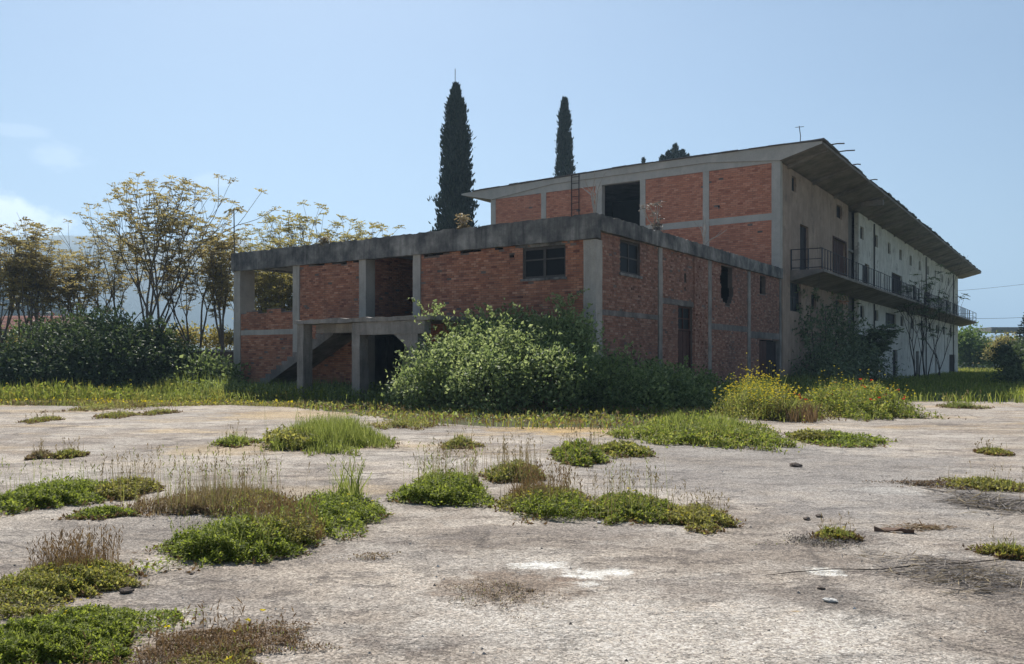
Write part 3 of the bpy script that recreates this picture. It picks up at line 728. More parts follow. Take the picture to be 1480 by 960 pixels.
for (x, y) in ((.05,1.8),(.95,1.8),(BX-.08,12),(BX-.08,22),(BX-.08,33.2),(BX-.08,36.2),(BX-.08,46),(BX-.08,58),(BX-.08,70),(BX-.08,73.5),(BX-.08,77.1),(-.4,77.1),(-2.6,77.1)): dup(p0, wh, (x, y, 6.48))
# big dark sheet standing against the rail in front of the middle door
ladd = None

# ------------------------------------------------------------------ things on the buildings
def bl(x, y, z):                                      # building frame -> world
    return np.array((CX_ + x*cos(AX) - y*sin(AX), CY_ + x*sin(AX) + y*cos(AX), z))
c = bl(-12.35, MY-.12, 6.05)
lad = empty('ladder', c, AX, 'rusty metal ladder fixed upright against the upper brick end wall', 'ladder')
for s_ in (-.26, .26): MB().tube([(s_,-.05,0),(s_,-.05,6.9)], .03, 5).build('rail', M['steel'], lad)
r0 = MB().tube([(-.26,-.05,0),(.26,-.05,0)], .018, 4).build('rung', M['steel'], lad); r0.location = (0,0,.3)
for i in range(1, 17): dup(r0, lad, (0, 0, .3+.4*i))
def rod(loc, h, r, label, top=False):
    e = empty('antenna', loc, 0, label, 'antenna')
    MB().tube([(0,0,0),(.03,0,h*.5),(-.04,0,h)], r, 5).build('mast', M['steel'], e)
    if top: MB().tube([(-.25,0,h*.93),(.2,0,h*.97)], r*.7, 4).build('cross_bar', M['steel'], e)
rod(bl(.9, MY+.4, 12.85), 1.05, .022, 'thin crooked antenna on the near corner of the warehouse roof', True)

# ------------------------------------------------------------------ vegetation generators
def rdir(n, up=0.0):
    d = RNG.normal(size=(n, 3)); d /= np.linalg.norm(d, axis=1)[:, None]; d[:, 2] += up; return d
def vnoise(P, s):
    """cheap smooth noise 0..1"""
    q = P*s
    return .5 + .25*np.sin(q[:,0]*1.3+q[:,1]*.7+1.1) * np.cos(q[:,1]*1.1-q[:,2]*.9+.4) + .25*np.sin(q[:,2]*1.7+q[:,0]*.5+q[:,1]*1.9)

def blob_foliage(mb, centers, radii, n, L, W, squash=1.0, up=.2, mi=0, shell=.55, tb=0.0, ts=.22):
    """leaves spread through overlapping lumps, denser near their surfaces"""
    centers = np.asarray(centers, float); radii = np.asarray(radii, float)
    w = radii**2; idx = RNG.choice(len(centers), n, p=w/w.sum())
    d = RNG.normal(size=(n, 3)); d /= np.linalg.norm(d, axis=1)[:, None]
    rr = (shell + (1-shell)*RNG.random(n)**.7) * (1 + .18*(vnoise(d+idx[:, None]*3.1, 5)-.5)*2)
    P = centers[idx] + d*(rr*radii[idx])[:, None]*np.array([1, 1, squash])
    nc = max(8, n//26); ci = RNG.integers(0, nc, n)                      # sprays of leaves with gaps between
    C0, d0 = P[:nc], d[:nc]; ct = RNG.normal(0, .13, nc); sp = L*1.5
    off = RNG.normal(0, 1, (n, 3)); P = C0[ci] + off*sp*np.array([1, 1, .7]) + d0[ci]*RNG.uniform(-1.0, 1.2, n)[:, None]*sp; d = d0[ci]
    k = P[:, 2] > .02; P, d, ci = P[k], d[k], ci[k]; n = len(P)
    D = d*.6 + rdir(n, up)*.8
    t = np.clip(.5 + tb + ct[ci] + RNG.normal(0, ts*.8, n), 0, 1)
    mb.leaves(P, D, L*RNG.uniform(.6, 1.4, n), W*RNG.uniform(.6, 1.4, n), t, mi, .25, .45)

def branchy(mb, p, d, ln, r, depth, tips, curve=.12, spread=.5, kids=(2, 3), taper=.62, up=.25, mi=0, sides=5):
    n = 4; pts = [p]; dd = np.array(d, float)
    for i in range(n):
        dd = dd + RNG.normal(0, curve, 3); dd[2] += up*.12; dd /= np.linalg.norm(dd)
        pts.append(pts[-1] + dd*ln/n)
    mb.tube(pts, np.linspace(r, r*taper, n+1), sides, .5, mi)
    if depth == 0: tips.append((pts[-1], dd)); return
    k = random.randint(*kids); a0 = random.uniform(0, 6.28)
    ref = np.cross(dd, (0, 0, 1.) if abs(dd[2]) < .95 else (1., 0, 0)); ref /= np.linalg.norm(ref); oth = np.cross(dd, ref)
    for i in range(k):
        a = a0 + 6.28*i/k + random.uniform(-.5, .5); s = spread*random.uniform(.5, 1.2)
        nd = dd*cos(s) + (ref*cos(a)+oth*sin(a))*sin(s); nd[2] += up
        nd /= np.linalg.norm(nd)
        st = pts[-1] if i < 2 else pts[-2]
        branchy(mb, st, nd, ln*random.uniform(.6, .95), r*taper*random.uniform(.75, .95), depth-1, tips, curve, spread, kids, taper, up, mi, 4)
    if depth <= 2:
        for q in pts[1:-1]:
            if random.random() < .85: tips.append((q, dd))

def rosettes(mb, tips, n_fr, fl, lw, mi=0, tb=0.0, droop=.5):
    """umbrella tufts of compound leaves at the shoot tips"""
    P, D, T = [], [], []
    for (p, d) in tips:
        tt = RNG.normal(.5+tb, .15)
        for i in range(n_fr):
            a = 6.28*i/n_fr + random.uniform(-.4, .4); out_ = np.array((cos(a), sin(a), random.uniform(-.1, 1.1)))
            q = np.array(p); f = fl*random.uniform(.6, 1.15)
            for k in range(4):
                out_ = out_ + np.array((0, 0, -droop*.45)); o2 = out_/np.linalg.norm(out_)
                q = q + o2*f/4
                for s_ in (-1, 1):
                    sd_ = np.array((-sin(a)*s_, cos(a)*s_, random.uniform(-.35, .1)))
                    P.append(q.copy()); D.append(sd_+o2*.5); T.append(tt+random.gauss(0, .14))
    if not P: return
    P = np.array(P); D = np.array(D); n = len(P)
    mb.leaves(P, D, fl*.36*RNG.uniform(.7, 1.3, n), lw*RNG.uniform(.7, 1.3, n), np.clip(T, 0, 1), mi, .25, .5)

def ailanthus(x, y, h, label, stems=1, spread=.42, mat='bronze', group=None, dens=1.0, depth=4, bark='bark', lean=0, fl=.42, tb=0, rk=1.0, dr=.3, nf=5, up_=.2):
    e = empty('tree_of_heaven', (x, y, 0), random.uniform(0, 6), label, 'tree', group)
    tr, cr = MB(), MB(); tips = []
    for s_ in range(stems):
        d = np.array((random.uniform(-.16, .16)+lean, random.uniform(-.16, .16), 1.)) if s_ else np.array((.01, 0, 1.)); base = np.array((random.uniform(-.3, .3)*(stems > 1), random.uniform(-.3, .3)*(stems > 1), -.1))
        hh = h*(.86 if s_ == 0 and stems > 1 else random.uniform(.8, 1.0))
        tot = sum(.78**i for i in range(depth+1))
        branchy(tr, base, d/np.linalg.norm(d), hh/tot*1.12, (.012*hh+.02)*rk, depth, tips, .07, spread, (2, 3), .66, up_)
    zmax = max(t[0][2] for t in tips) + .25
    zt_ = max(t[0][2] for t in tips)
    tips = [t for t in tips if t[0][2] > zt_*(.44+.22*random.random()) or random.random() < .12]
    rosettes(cr, [t for t in tips if random.random() < dens], nf, fl, fl*.24, 0, tb, dr)
    t_ = tr.build('trunk', M[bark], e, True); c_ = cr.build('crown', M[mat], e)
    k = h/zmax
    for o in (t_, c_): o.scale = (min(1.25, k), min(1.25, k), k)
    return e
def cypress(x, y, h, r, label, n=16000, base=0.0, prof=None, fl=.42):
    e = empty('cypress_tree', (x, y, 0), 0, label, 'tree')
    MB().tube([(0,0,0),(0,0,h*.5),(.03,0,h*.95)], [.28,.16,.03], 7).build('trunk', M['bark_d'], e)
    prof = prof or (lambda s: np.interp(s, [0,.06,.3,.6,.85,.95,1], [.55,.8,1,.92,.62,.3,.03]))
    s = RNG.random(n)**.95; a = RNG.uniform(0, 2*pi, n)
    lump = .76 + .30*np.sin(a*5+s*40+np.sin(s*17)*3)*np.sin(s*61+a*3) + .10*np.sin(a*9-s*90)
    rad = r*prof(s)*lump*(.35+.65*RNG.random(n)**.35)
    rad = np.where(RNG.random(n) < .05, rad*RNG.uniform(1.1, 1.4, n), rad)
    P = np.stack([np.cos(a)*rad, np.sin(a)*rad, base + s*(h-base)], 1)
    D = np.stack([np.cos(a)*.35, np.sin(a)*.35, np.full(n, 1.)], 1) + RNG.normal(0, .25, (n, 3))
    c_ = MB(); c_.leaves(P, D, fl*RNG.uniform(.5, 1.4, n), fl*.42*RNG.uniform(.6, 1.3, n), np.clip(RNG.normal(.5, .22, n), 0, 1))
    # solid shaded heart so the sky does not glitter through everywhere
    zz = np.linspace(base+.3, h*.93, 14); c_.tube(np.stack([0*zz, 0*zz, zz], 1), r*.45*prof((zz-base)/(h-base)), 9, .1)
    c_.build('crown', M['cypress'], e); return e

def shrub(name, x, y, blobs, n, L, W, mat, label, cat='bush', up=.2, stem_mat='bark_d', squash=.9, shell=.55, group=None, tb=0, kind=None, arches=0):
    e = empty(name, (x, y, 0), 0, label, cat, group)
    f = MB(); blob_foliage(f, [b[:3] for b in blobs], [b[3] for b in blobs], n, L, W, squash, up, 0, shell, tb)
    for i in range(arches):            # shoots that stick out of the mass
        b = random.choice(blobs); a = random.uniform(0, 6.28); q = np.array(b[:3]) + np.array((cos(a)*.6, sin(a)*.6, .75))*b[3]
        ln = random.uniform(.4, 1.0); dr = np.array((cos(a)*.6, sin(a)*.6, 1.1)); pp = np.array([q+dr*ln*t-np.array((0,0,.5))*ln*t*t for t in np.linspace(0, 1, 12)])
        f.leaves(np.repeat(pp, 2, 0), rdir(24, .1), L*.9, W*.9, np.clip(RNG.normal(.6+tb, .2, 24), 0, 1))
    f.build('foliage', M[mat], e)
    for b in blobs[:14]:
        q = np.array(b[:3]); s_ = MB(); s_.tube([(q[0]*.55, q[1]*.55, 0), (q[0]*.8, q[1]*.8, q[2]*.5), tuple(q)], [.04,.03,.012], 4)
        s_.build('stem', M[stem_mat], e)
    return e

# ------------------------------------------------------------------ weeds in the yard
WMATS = ['clover', 'olive', 'grass', 'dry', 'rust', 'yellow', 'red', 'grey_dry']
WI = {k: i for i, k in enumerate(WMATS)}
def patch(name, xl, xr, yb, yk, h, label, cat='weeds', leaf=None, blade=None, stalk=None, flower=None, straw=None, seed=0, rag=.36, dome=.6):
    """one clump standing between photo columns xl..xr, its near edge on row yb, far edge on row yk
       leaf=(mat,n,size)  blade=(mat,n,height,width)  stalk=(mat,n,height)  flower=(mat,n,size,height)"""
    Yf, Yk = EYE*F/(yb-HZ), EYE*F/(yk-HZ); Yc = (Yf+Yk)/2; hd = (Yk-Yf)/2
    xc = ((xl+xr)/2-740)/F*Yf*.55 + ((xl+xr)/2-740)/F*Yc*.45; hw = (xr-xl)/2/F*(Yf*.5+Yc*.5)
    h *= .85 if name == 'weed_clump' else 1
    ph = RNG.uniform(0, 6.28, 6)
    def scat(n, pw=.5, shrink=1.0, dx=0, dy=0):
        a = RNG.uniform(0, 2*pi, n); r = RNG.random(n)**pw*shrink
        edge = 1 + rag*(.5*np.sin(2*a+ph[0])+.35*np.sin(3*a+ph[1])+.3*np.sin(5*a+ph[2])+.25*np.sin(9*a+ph[3])+.2*np.sin(14*a+ph[4]))*.6
        r2 = r*edge*.9
        q = np.stack([np.cos(a)*r2, np.sin(a)*r2, np.full(n, seed*1.7)], 1)
        bite = .5*(vnoise(q, 3.1)-.5)+.38*(vnoise(q+5, 6.3)-.5)+.28*(vnoise(q-3, 12.)-.5)
        r2 = r2*(1+np.where(r > .45, bite*1.1, 0)*np.clip((r-.45)*2.5, 0, 1)*rag/.3)
        k_ = RNG.random(n) < .09; r2 = np.where(k_, r2*RNG.uniform(1, 1.25, n), r2); r = np.where(k_, np.maximum(r, .97), r)
        return np.stack([np.cos(a)*r2*hw+dx*hw, np.sin(a)*r2*hd+dy*hd, np.zeros(n)], 1), r
    mb = MB()
    def top(P, r): return h*np.clip(1-r**2.2, .0, 1)**dome*(.30+.55*vnoise(P+seed, 7/max(.4, hw))+.45*vnoise(P*1.0+seed*3, 19/max(.4, hw)))
    if leaf and h > .06:
        n = 500; P, r = scat(n, .15, 1.06); P[:, 2] = .004 + .012*RNG.random(n)
        mb.leaves(P, rdir(n, .1), .035+.002*Yc, .016+.001*Yc, np.clip(RNG.normal(.35, .22, n), 0, 1), WI['rust'])
    for spec in (leaf or []):
        mt, n, L = spec[:3]; n = int(n*1.7); L = L*.76; tb = spec[3] if len(spec) > 3 else 0; off = spec[4] if len(spec) > 4 else (0, 0, 1)
        P, r = scat(n, .5, off[2], off[0], off[1]); zt = top(P, r); P[:, 2] = zt*RNG.random(n)**.45 + .008
        t = np.clip(.42 + tb + .35*(P[:, 2]/(h+1e-6)-.5)*0 + RNG.normal(0, .24, n), 0, 1)
        mb.leaves(P, rdir(n, .25)*np.array([1,1,.6]), L*RNG.uniform(.55, 1.4, n), L*.62*RNG.uniform(.6, 1.3, n), t, WI[mt], .2, .8)
    n0 = max([q[1] for q in leaf], default=0) if leaf else 0
    for mt, n, L, W in (straw or []):
        P, r = scat(n, .6); P[:, 2] = .004 + .02*RNG.random(n); D = RNG.normal(size=(n, 3))*np.array([1, .55, .10])
        mb.leaves(P, D, L*RNG.uniform(.4, 1.5, n), W, np.clip(RNG.normal(.45, .25, n), 0, 1), WI[mt], .1, .8)
    for spec in (blade or []) + ([('grass', n0//14, h*1.1, .0010*Yc+.003)] if n0 else []):
        mt, n, H, W = spec[:4]; off = spec[4] if len(spec) > 4 else (0, 0, 1)
        P, r = scat(n, .5, off[2], off[0], off[1]); P[:, 2] = .004
        Hh = H*RNG.uniform(.45, 1.15, n)*np.clip(1.1-r**3, .25, 1)
        mb.blades(P, Hh, W, Hh*.45, np.clip(RNG.normal(.5, .22, n), 0, 1), WI[mt])
    for spec in (stalk or []):
        mt, n, H = spec[:3]; off = spec[3] if len(spec) > 3 else (0, 0, .95)
        P, r = scat(n, .5, off[2], off[0], off[1]); P[:, 2] = .004
        Hh = H*RNG.uniform(.55, 1.2, n); tip = P.copy(); tip[:, 2] += Hh; sway = RNG.normal(0, .10, (n, 2))*Hh[:, None]
        wd = max(.004, .0011*Yc*.55)
        st = len(mb.v); mb.blades(P, Hh, wd, Hh*.16, np.clip(RNG.normal(.5, .2, n), 0, 1), WI[mt])
        vv = mb.v[-1].reshape(n, 6, 3); tp = vv[:, 4:].mean(1)
        k = RNG.random(n) < .7; q = tp[k]; m_ = len(q)
        for z_ in (0, -.035, -.07):
            mb.leaves(q + np.array((0, 0, z_)) + RNG.normal(0, .004, (m_, 3)), rdir(m_, 1.6), .05*RNG.uniform(.6, 1.3, m_), wd*2.2, np.clip(RNG.normal(.45, .2, m_), 0, 1), WI[mt])
    for spec in (flower or []):
        mt, n, S, H = spec[:4]; off = spec[4] if len(spec) > 4 else (0, 0, .95)
        P, r = scat(n, .6, off[2], off[0], off[1]); P[:, 2] = np.maximum(top(P, r)*RNG.uniform(.7, 1.15, n), .5*h) + H*RNG.random(n)
        for k in range(4):
            a = k*pi/2+RNG.uniform(0, 1, n); D = np.stack([np.cos(a), np.sin(a), RNG.uniform(.1, .7, n)], 1)
            mb.leaves(P, D, S*.6, S*.5, RNG.random(n), WI[mt])
        if H > .08: mb.blades(P*np.array([1,1,0]), P[:, 2], .006, .02, np.full(n, .4), WI['grass'])
    o = mb.build(name, [M[k] for k in WMATS])
    if name == 'dead_grass_mat': o['kind'] = 'stuff'
    o.location = (xc, Yc, .006)
    return tag(o, label, cat, {'weed_clump': 'weed clumps on the pavement', 'dry_grass_clump': 'dry grass clumps on the pavement', 'dead_grass_mat': 'dead litter on the pavement', 'flower_clump': 'flower mounds by the side wall'}[name])

# foreground and middle clumps
patch('weed_clump', 213, 428, 824, 770, .30, 'thick bright green clover mound with russet seed heads on its right, left foreground', leaf=[('clover', 9000, .040, .05), ('olive', 1500, .04, 0, (.5,.2,.6))], stalk=[('rust', 260, .34, (.45,.55,.55)), ('grass', 60, .34)], blade=[('rust', 900, .16, .008, (.55,.5,.55))], seed=1)
patch('weed_clump', 382, 538, 776, 726, .26, 'bright green clover mound with upright spiky stalks at its back', leaf=[('clover', 7500, .042, .06)], stalk=[('grass', 40, .5, (.1,.5,.5))], blade=[('grass', 60, .5, .022, (.15,.6,.3))], flower=[('yellow', 8, .03, .02)], seed=2)
patch('weed_clump', -40, 125, 744, 706, .24, 'bright green clover spread at the left edge behind the dry stalks', leaf=[('clover', 6500, .05, .05)], stalk=[('grass', 50, .45)], seed=3)
patch('weed_clump', 120, 206, 726, 703, .22, 'yellowish green tuft joined to the right end of the left clover spread', leaf=[('olive', 2600, .05, .15)], stalk=[('dry', 70, .45)], seed=4)
patch('weed_clump', 100, 188, 751, 741, .10, 'low thin strip of green creeping over the pavement below the left clover spread', leaf=[('clover', 1700, .04, .1)], seed=5)
patch('dry_grass_clump', 180, 400, 754, 716, .16, 'straw coloured dry grass with tall thin stalks behind the foreground mound', leaf=[('rust', 1500, .045), ('olive', 1600, .045, .1, (.3,0,.7))], blade=[('dry', 2600, .24, .009)], stalk=[('dry', 150, .50), ('grass', 70, .55)], seed=6)
patch('weed_clump', -60, 166, 884, 822, .16, 'yellow green weeds with russet stalks along the left edge', leaf=[('olive', 9000, .034, .15), ('clover', 1500, .03, .1)], stalk=[('rust', 320, .26, (-.1,.55,.6))], flower=[('yellow', 7, .025, .05)], blade=[('rust', 500, .16, .007, (-.2,.6,.5))], seed=7)
patch('weed_clump', -120, 176, 985, 892, .15, 'dense fresh green clover in the bottom left corner', leaf=[('clover', 15000, .030, .08)], flower=[('yellow', 12, .016, .02, (.1,.6,.6))], seed=8)
patch('dry_grass_clump', 150, 408, 990, 905, .045, 'flat russet mat of dead weeds with a few yellow flowers at the bottom left', leaf=[('rust', 7000, .022), ('olive', 1200, .02, .1, (.2,-.5,.5))], blade=[('rust', 1800, .06, .004)], flower=[('yellow', 7, .034, .10)], stalk=[('rust', 60, .16)], seed=9, rag=.55)
patch('weed_clump', 365, 548, 657, 628, .40, 'wide tuft of tall pale green grass left of the middle of the yard', leaf=[('olive', 1800, .09, .1, (-.4,-.2,.6)), ('clover', 1200, .09)], blade=[('grass', 6500, .50, .014)], stalk=[('grass', 60, .7)], seed=10)
patch('weed_clump', 566, 716, 735, 700, .30, 'rounded bright green clover mound in the middle of the yard', leaf=[('clover', 7500, .05, .06)], stalk=[('dry', 110, .50, (.1,.4,.8)), ('grass', 60, .5)], seed=11)
patch('weed_clump', 702, 788, 700, 684, .28, 'small yellowish tuft with seed stalks behind the rounded middle mound', leaf=[('olive', 2000, .055, .1), ('clover', 800, .05)], stalk=[('dry', 90, .5)], seed=12)
patch('weed_clump', 715, 870, 752, 714, .22, 'olive green clump with russet seed heads beginning the long middle strip', leaf=[('olive', 3800, .045, .05), ('clover', 2600, .045, 0, (.1,-.4,.8))], stalk=[('rust', 200, .34, (0,.3,.8)), ('dry', 60, .45)], blade=[('rust', 700, .2, .009, (-.3,.3,.5))], flower=[('yellow', 3, .035, .1)], seed=13)
patch('weed_clump', 850, 985, 758, 724, .20, 'green central length of the long strip of weeds', leaf=[('clover', 4600, .045, 0), ('olive', 1800, .045, .05)], stalk=[('dry', 80, .40), ('grass', 20, .6)], flower=[('yellow', 3, .035, .1)], seed=14)
patch('weed_clump', 965, 1074, 770, 738, .14, 'thin yellowing right end of the long strip of weeds', leaf=[('olive', 3000, .042, .1)], stalk=[('dry', 50, .25)], flower=[('yellow', 6, .03, .08)], blade=[('dry', 400, .12, .008)], seed=15)
patch('weed_clump', 802, 882, 674, 655, .34, 'small bright green mound left of the big far grass patch', leaf=[('clover', 2600, .075, .02), ('olive', 700, .07)], stalk=[('dry', 40, .5)], seed=16)
patch('weed_clump', 868, 942, 664, 648, .22, 'low olive tuft linking the small mound to the big far grass patch', leaf=[('olive', 1900, .075, .0), ('clover', 700, .07)], seed=17)
patch('weed_clump', 928, 1152, 653, 614, .42, 'big bright green grass patch in front of the side wall weeds', leaf=[('clover', 5500, .09, .05), ('olive', 2200, .09, .05)], blade=[('grass', 3200, .45, .025)], seed=18, dome=.45)
patch('weed_clump', 1166, 1286, 647, 630, .22, 'low flat green patch right of the big far grass patch', leaf=[('clover', 2600, .08, .02), ('olive', 1400, .08, 0, (-.5,0,.5))], seed=19)
for i, (xl, xr, yb, yk, h, lab, mt) in enumerate([
    (34,64,612,606,.12,'tiny round green tuft far out on the left of the yard','olive'),
    (90,170,596,587,.16,'flat olive patch touching the weed edge at far left','olive'),
    (130,180,606,599,.15,'small olive patch just below the flat far left patch','olive'),
    (204,244,600,596,.14,'thin olive tuft right of the two far left patches','olive'),
    (308,352,648,639,.20,'little dark green tuft left of the tall pale grass','clover'),
    (642,686,650,642,.20,'lone olive tuft in the open middle of the far yard','olive'),
    (38,62,665,660,.12,'brown withered tuft on a dirt streak at the left','dry'),
    (76,106,664,658,.13,'yellowish withered tuft right of the brown one','olive'),
    (540,622,622,612,.22,'olive brown strip of weeds spilling from the porch front','olive'),
    (1394,1500,713,698,.12,'low olive patch beside the dark dead stems at the right edge','olive'),
    (1420,1466,659,653,.10,'small faded olive patch at the far right','olive'),
    (1186,1242,786,772,.09,'small olive brown tuft alone on the right of the yard','olive'),
    (1442,1500,812,797,.10,'yellow flowered tuft at the right edge of the yard','olive'),
    (1380,1420,592,588,.25,'thin grass tuft at the edge of the building shadow','grass')]):
    patch('weed_clump', xl, xr, yb, yk, h, lab, leaf=[(mt, 1100, .06 if yb < 720 else .04, .05)], blade=[('grass' if mt != 'dry' else 'dry', 160, h*1.3, .012)], stalk=[('dry', 14, h*2)], flower=[('yellow', 3, .03, .06)] if yb > 780 else None, seed=30+i, rag=.5)
# grey dead mats on the right, brown litter in the middle
patch('dead_grass_mat', 1395, 1520, 745, 716, .05, 'dark grey mat of dead stems at the right edge below the olive patch', 'dead grass', straw=[('grey_dry', 1100, .22, .012), ('dry', 200, .2, .01)], seed=50, rag=.6)
patch('dead_grass_mat', 1330, 1530, 868, 808, .05, 'wide grey brown tangle of dead stems at the lower right edge', 'dead grass', straw=[('grey_dry', 1300, .14, .008), ('dry', 350, .12, .006)], seed=51, rag=.7)
patch('dead_grass_mat', 645, 800, 886, 836, .02, 'brown crumbly litter left of the white bare patch', 'dead grass', leaf=[('rust', 600, .016), ('grey_dry', 350, .018), ('dry', 350, .016)], seed=52, rag=.7)
patch('dead_grass_mat', 1140, 1260, 795, 774, .02, 'thin dark litter round the lone right tuft', 'dead grass', leaf=[('grey_dry', 900, .025)], seed=53, rag=.7)
patch('dead_grass_mat', 1300, 1400, 706, 697, .03, 'brown litter streak in front of the right weeds', 'dead grass', leaf=[('rust', 700, .035), ('grey_dry', 600, .035)], seed=54, rag=.7)

# flower mounds by the side wall
patch('flower_clump', 1066, 1186, 612, 592, .95, 'tall mound of yellow mustard flowers before the side wall', 'flowers', leaf=[('olive', 5200, .10, .05), ('clover', 1200, .10)], blade=[('grass', 900, 1.0, .03), ('rust', 500, .5, .03, (.3,-.5,.6))], flower=[('yellow', 620, .055, .40), ('yellow', 200, .05, .75, (.0,.1,.7))], seed=60)
patch('flower_clump', 1186, 1352, 608, 588, .92, 'green mound dotted with red poppies and yellow flowers', 'flowers', leaf=[('clover', 5200, .11, .02), ('olive', 3000, .11, .05)], blade=[('grass', 900, .9, .03)], flower=[('red', 40, .11, .08, (.3,.1,.8)), ('yellow', 220, .05, .4)], seed=61)
patch('flower_clump', 1150, 1220, 606, 590, .35, 'brownish low weeds with poppies between the two flower mounds', 'flowers', leaf=[('rust', 900, .08), ('olive', 1600, .09, .05)], flower=[('red', 16, .13, .3, (.2,.5,.7)), ('yellow', 16, .06, .2)], seed=62)

# ------------------------------------------------------------------ weed belts (nobody could count them)
def belt(name, poly, n_blade, n_leaf, H, mats, lsize, label=None, wb=.03, flowers=0, hfun=None):
    """weeds scattered over a world polygon given as list of (x,y)"""
    poly = np.array(poly); lo, hi = poly.min(0), poly.max(0)
    def pts_in(n):
        out_ = np.zeros((0, 2))
        while len(out_) < n:
            q = RNG.uniform(lo, hi, (n*2, 2)); ins = np.zeros(len(q), bool); j = len(poly)-1
            for i in range(len(poly)):
                a, b = poly[i], poly[j]
                c_ = ((a[1] > q[:, 1]) != (b[1] > q[:, 1])) & (q[:, 0] < (b[0]-a[0])*(q[:, 1]-a[1])/(b[1]-a[1]+1e-12)+a[0]); ins ^= c_; j = i
            out_ = np.concatenate([out_, q[ins]])
        return np.concatenate([out_[:n], np.full((n, 1), .004)], 1)
    mb = MB(); nm = [m for m, _ in mats]; wts = np.array([w for _, w in mats]); wts = wts/wts.sum()
    for mi, (m_, w_) in enumerate(zip(nm, wts)):
        for kind, nn in (('b', int(n_blade*w_)), ('l', int(n_leaf*w_))):
            if nn < 5: continue
            P = pts_in(nn)
            nzv = vnoise(P+mi*7.7, .9); keep = nzv > (.42 if 'carpet' in name else .25); P = P[keep]; k = len(P); hh = H*(.35+.9*vnoise(P, .55)) * (hfun(P) if hfun else 1)
            if kind == 'b': mb.blades(P, hh*RNG.uniform(.5, 1.2, k), wb, hh*.4, np.clip(RNG.normal(.5, .22, k), 0, 1), mi)
            else:
                P[:, 2] += hh*RNG.random(k)**.6*.8; mb.leaves(P, rdir(k, .5), lsize*RNG.uniform(.6, 1.4, k), lsize*.55, np.clip(RNG.normal(.5, .24, k), 0, 1), mi)
    if flowers:
        P = pts_in(flowers); P[:, 2] += H*(.35+.9*vnoise(P, .55))*RNG.uniform(.8, 1.15, flowers)
        for k in range(2): mb.leaves(P, rdir(flowers, .3), .07, .06, RNG.random(flowers), len(nm))
    o = mb.build(name, [M[m_] for m_ in nm]+[M['yellow']]); return tag(o, kind='stuff')
G = lambda *ps: [grd(*p) for p in ps]
# left: olive carpet at the pavement edge, taller green weeds behind it
belt('weed_carpet', G((-160,586),(60,587),(180,590),(330,586),(436,590),(436,582),(330,579),(180,581),(-160,580)), 7000, 9000, .18, [('olive',6),('grass',3),('dry',3),('rust',1)], .09, flowers=260)
belt('weeds', G((-160,584),(120,585),(190,582),(190,571),(-160,570)), 6000, 9000, .8, [('olive',3),('clover',4),('grass',4)], .15, flowers=120, wb=.035)
belt('weeds', G((180,582),(340,582),(436,585),(436,572),(340,570),(180,570)), 8000, 5000, .62, [('grass',6),('olive',3),('clover',1)], .13, wb=.035)
# in front of the annexe
belt('weed_carpet', G((430,591),(520,602),(600,614),(760,621),(900,621),(1010,607),(1060,598),(1060,586),(900,592),(700,592),(560,586),(430,578)), 4500, 9000, .26, [('olive',4),('clover',2),('bush',2),('rust',2),('dry',2)], .11)
belt('weeds', [tuple(bl(x, y, 0)[:2]) for x, y in ((-19,-3.4),(-6,-3.4),(-6,-.2),(-19,-.2))], 5000, 7500, .85, [('bush',4),('clover',2)], .13)
# along the side wall and the shaded grass to the right
belt('weeds', [tuple(bl(x, y, 0)[:2]) for x, y in ((.1,2),(2.4,2),(2.8,14),(2.6,30),(.1,36))], 9000, 9000, .75, [('bush',3),('grass',4),('olive',2)], .15, wb=.04)
belt('shaded_grass', [tuple(bl(x, y, 0)[:2]) for x, y in ((3.5,12),(9,10.8),(12.5,12),(13.5,40),(13.5,98),(.2,98),(.2,30))], 22000, 6000, .38, [('grass',6),('clover',3),('olive',1)], .14, wb=.05)
belt('shaded_grass', [tuple(bl(x, y, 0)[:2]) for x, y in ((12.5,14),(24,10),(32,60),(13.5,60))], 9000, 4000, .40, [('grass',6),('olive',3)], .14, wb=.05)
belt('lit_grass', [tuple(bl(x, y, 0)[:2]) for x, y in ((-6,100),(40,80),(70,120),(10,150),(-6,150))], 9000, 2000, .5, [('grass',4),('olive',3)], .25, wb=.12)

# ------------------------------------------------------------------ bushes at the annexe
def wl_(x, y): return bl(x, y, 0)[:2]
bx, by = wl_(-3.0, -2.6)
blobs = []
for (lx, ly, z, r) in ((-5.7,-2.2,1.0,.9),(-5.3,-1.6,1.8,.85),(-5.0,-3.0,1.2,1.2),(-4.0,-1.8,1.75,1.2),(-3.4,-3.0,1.2,1.25),(-2.6,-1.6,2.2,1.1),(-1.9,-2.4,1.6,1.2),(-1.0,-1.3,2.1,.95),(-.9,-2.6,1.3,1.2),(-3.0,-4.2,.8,1.0),(-1.4,-4.0,.9,1.1),(-4.6,-4.0,.7,.9),(-.2,-1.5,1.9,1.0),(.1,-3.0,1.0,1.0),(-.45,-.8,2.7,.45),(-.5,-.9,2.3,.7),(-.6,-.8,3.2,.22),(-2.2,-1.1,2.6,.5),(-4.3,-1.0,2.5,.5),(-5.6,-3.6,.5,.8),(-5.9,-2.8,2.85,.3),(-4.9,-1.7,2.4,.5),(-3.6,-1.4,2.4,.6)):
    lx = lx if lx > -3 else -3+(lx+3)*.55
    p = wl_(lx, ly); blobs.append((p[0]-bx, p[1]-by, z, r))
shrub('bramble_bush', bx, by, blobs, 34000, .13, .085, 'bush', 'huge bright green bramble bush climbing the annexe front wall', arches=60, shell=.5, tb=.1)
sx, sy = wl_(1.6, .6); blobs = []
